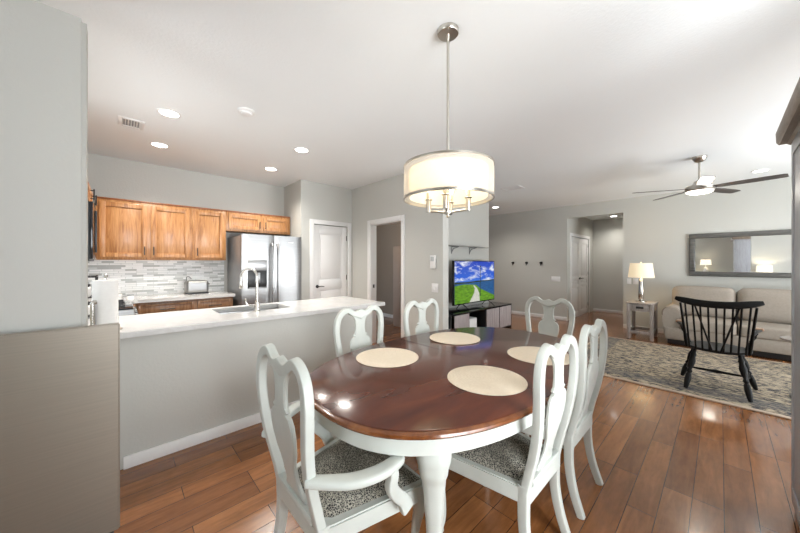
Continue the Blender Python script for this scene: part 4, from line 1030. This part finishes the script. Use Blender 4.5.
# black windsor chair, back to the camera, faces +Y
wc = thing('windsor_chair', 'black spindle-back armchair standing on the rug with its back to the dining area', 'chair', (-0.03, 4.60, 0.018))
bm = bmesh.new(); out = []
for k in range(40):
    a = 2*PI*k/40; c_, s_ = math.cos(a), math.sin(a); x = 0.26*math.copysign(abs(c_)**0.8, c_); y = 0.20+0.24*math.copysign(abs(s_)**0.85, s_)
    if y < 0.05: x *= 0.92
    out.append((x, y))
rings = []
for ins, z in ((0.06, 0.405), (0.01, 0.42), (0.0, 0.435), (0.012, 0.445), (0.05, 0.440)):
    rings.append([bm.verts.new((x*(1-ins/0.26), 0.20+(y-0.20)*(1-ins/0.24), z)) for x, y in out])
for a, b in zip(rings, rings[1:]):
    for j in range(40): bm.faces.new((a[j], a[(j+1) % 40], b[(j+1) % 40], b[j]))
bm.faces.new(rings[0][::-1]); bm.faces.new(rings[-1]); finish(bm, 'seat', M['black_wood'], wc, 0.8)
turn = [(0, 0.014), (0.08, 0.019), (0.22, 0.024), (0.34, 0.021), (0.38, 0.013), (0.42, 0.022), (0.48, 0.013), (0.54, 0.021), (0.68, 0.027), (0.80, 0.018), (0.84, 0.024), (0.90, 0.015), (1.0, 0.014)]
def turned(bm, p0, p1, prof=turn, k=1.0):
    p0, p1 = Vector(p0), Vector(p1); pts = [p0.lerp(p1, t) for t, r in prof]; rs = [r*k for t, r in prof]
    s = Vector((1, 0, 0)) if abs((p1-p0).normalized().x) < 0.8 else Vector((0, 0, 1))
    sweep(bm, pts, rs, rs, 12, s, 2)
LEGS = {}
for sx in (-1, 1):
    for fy_, ty_, key in ((-0.09, 0.08, 'r'), (0.40, 0.32, 'f')):
        p0 = Vector((sx*(0.232 if key == 'r' else 0.29), fy_, 0.0)); p1 = Vector((sx*0.165, ty_, 0.415)); LEGS[sx, key] = (p0, p1)
        bm = bmesh.new(); turned(bm, p0, p1, turn, 1.15); finish(bm, 'leg', M['black_wood'], wc, 0.9)
sp = [(0, 0.009), (0.25, 0.012), (0.4, 0.014), (0.5, 0.021), (0.6, 0.014), (0.75, 0.012), (1, 0.009)]
mids = []
for sx in (-1, 1):
    a = LEGS[sx, 'r'][0].lerp(LEGS[sx, 'r'][1], 0.42); b = LEGS[sx, 'f'][0].lerp(LEGS[sx, 'f'][1], 0.42); mids.append((a+b)/2)
    bm = bmesh.new(); turned(bm, a, b, sp); finish(bm, 'stretcher', M['black_wood'], wc, 0.9)
bm = bmesh.new(); turned(bm, mids[0], mids[1], sp); finish(bm, 'stretcher', M['black_wood'], wc, 0.9)
# crest rail
top = []
for k in range(21):
    u = -1+2*k/20; top.append((0.305*u, -0.255+0.07*u*u, 0.945+0.040*abs(u)**2.2))
bm = bmesh.new(); n = len(top)
sweep(bm, [Vector(p) for p in top], [0.012]*n, [0.036-0.016*abs(-1+2*k/20)**6 for k in range(n)], 12, Vector((0, 1, 0)), 3); finish(bm, 'crest_rail', M['black_wood'], wc, 0.9)
def cp(u): return Vector((0.285*u, -0.255+0.07*u*u, 0.935))
for k in range(9):
    u = (-1+2*k/8)*0.80; b = Vector((0.205*u/0.8, -0.03+0.05*u*u, 0.435))
    Tb('spindle', M['black_wood'], wc, [b, b.lerp(cp(u), 0.3), cp(u)], 0.0085, 8)
for sx in (-1, 1):
    bm = bmesh.new(); turned(bm, (sx*0.232, 0.06, 0.435), cp(sx*0.93), [(0, 0.013), (0.2, 0.015), (0.5, 0.012), (1, 0.010)]); finish(bm, 'post', M['black_wood'], wc, 0.9)
    Tb('brace', M['black_wood'], wc, [(sx*0.03, -0.06, 0.435), cp(sx*0.55)+Vector((0, 0, 0))], 0.0085, 8)
    a0 = Vector((sx*0.232, 0.06, 0.435)).lerp(cp(sx*0.93), 0.42)
    bm = bmesh.new(); pts = spline([a0, (sx*0.275, 0.06, 0.67), (sx*0.30, 0.20, 0.665), (sx*0.30, 0.31, 0.66)], 4); n = len(pts)
    sweep(bm, pts, [0.014+0.022*(k/n)**2 for k in range(n)], 0.011, 10, Vector((1, 0, 0)), 2.6); ar = finish(bm, 'arm', M['black_wood'], wc, 0.9)
    bm = bmesh.new(); rbox(bm, sx*0.30-0.036, sx*0.30+0.036, 0.22, 0.335, 0.655, 0.683, 0.013, 0, 5); hg = finish(bm, 'hand_grip', M['oak_low'], ar, 1.2); hg['label'] = 'worn tan wooden hand grip'
    bm = bmesh.new(); turned(bm, (sx*0.215, 0.27, 0.435), (sx*0.295, 0.25, 0.655), turn, 0.75); finish(bm, 'arm_post', M['black_wood'], wc, 0.9)
# round accent table right of the chair
at = thing('accent_table', 'small round grey-topped accent table at the right edge of the rug', 'side table', (0.62, 5.02, 0.013))
Lt('top', M['greywash'], at, [(0.19, 0.575), (0.20, 0.58), (0.20, 0.592), (0.195, 0.597), (0.001, 0.597)], n=40)
Tb('stem', M['black'], at, [(0, 0, 0.01), (0, 0, 0.575)], 0.014)
Lt('foot', M['black'], at, [(0.14, 0), (0.14, 0.008), (0.02, 0.02)])
# tall hutch at the right edge
hu = thing('tall_hutch', 'tall grey painted hutch with projecting crown at the right edge', 'hutch', (0.27, 1.5, 0))
Bx('body', M['hutch'], hu, 0.006, 0.30, 0, 1.235, 0.06, 2.05, bev=0.003)
Bxs('face_frame', M['hutch'], hu, [(0, 0.30, 1.205, 1.24, 0.06, 2.05), (0, 0.006, 0.0, 0.035, 0.06, 2.05), (0, 0.006, 0.035, 1.205, 1.98, 2.05), (0, 0.006, 0.035, 1.205, 0.06, 0.14)], bev=0.002)
Bx('plinth', M['hutch'], hu, 0.01, 0.30, 0.005, 1.23, 0, 0.06, bev=0.002)
bm = bmesh.new(); prf = [(0.30, 2.05), (-0.0, 2.05), (-0.012, 2.06), (-0.04, 2.06), (-0.05, 2.075), (-0.052, 2.13), (0.30, 2.13)]
prism(bm, prf, -0.03, 1.285); finish(bm, 'crown', M['hutch_crown'], hu)

# ------------------------------------------------------------------ things only the mirror shows
cn = thing('console_table', 'narrow grey console table reflected at the right of the mirror', 'console table', (0.62, 2.31, 0))
Bx('top', M['greywash'], cn, 0.0, 1.3, 0, 0.34, 0.80, 0.83, bev=0.004)
for lx in (0.01, 1.24):
    for ly in (0.01, 0.28): Bx('leg', M['greywash'], cn, lx, lx+0.05, ly, ly+0.05, 0, 0.80, bev=0.003)
l2 = thing('table_lamp', 'bright cream lampshade reflected in the right half of the mirror', 'lamp', (0.83, 2.48, 0.831))
Lt('base', M['white'], l2, [(0.07, 0), (0.05, 0.03), (0.07, 0.12), (0.02, 0.24), (0.01, 0.32)]); Lt('lamp_shade', M['shade_back'], l2, [(0.15, 0.30), (0.14, 0.48)], n=32, cap=False)
lampdata('console_lamp_light', (0.83, 2.48, 1.22), 3.5, (1, 0.82, 0.55), 0.05)
s2 = thing('sideboard', 'low white sideboard reflected at the left of the mirror', 'sideboard', (-0.75, -2.40, 0))
Bx('body', M['cream'], s2, 0, 1.2, 0, 0.38, 0.08, 0.92, bev=0.006)
for lx in (0.02, 1.13):
    for ly in (0.02, 0.31): Bx('leg', M['cream'], s2, lx, lx+0.05, ly, ly+0.05, 0, 0.08, bev=0.003)
for k in range(2): dd = Bx('door', M['cream'], s2, 0.03+0.575*k, 0.585+0.575*k, 0.381, 0.395, 0.12, 0.88, bev=0.006)
l3 = thing('table_lamp', 'small white lamp reflected in the left corner of the mirror', 'lamp', (-0.42, -2.2, 0.921))
Lt('base', M['white'], l3, [(0.07, 0), (0.09, 0.05), (0.07, 0.16), (0.05, 0.2), (0.06, 0.24), (0.015, 0.28), (0.01, 0.40)]); Lt('lamp_shade', M['shade_back'], l3, [(0.17, 0.38), (0.15, 0.60)], n=32, cap=False)
lampdata('sideboard_lamp_light', (-0.42, -2.2, 1.42), 1.5, (1, 0.8, 0.52), 0.05)
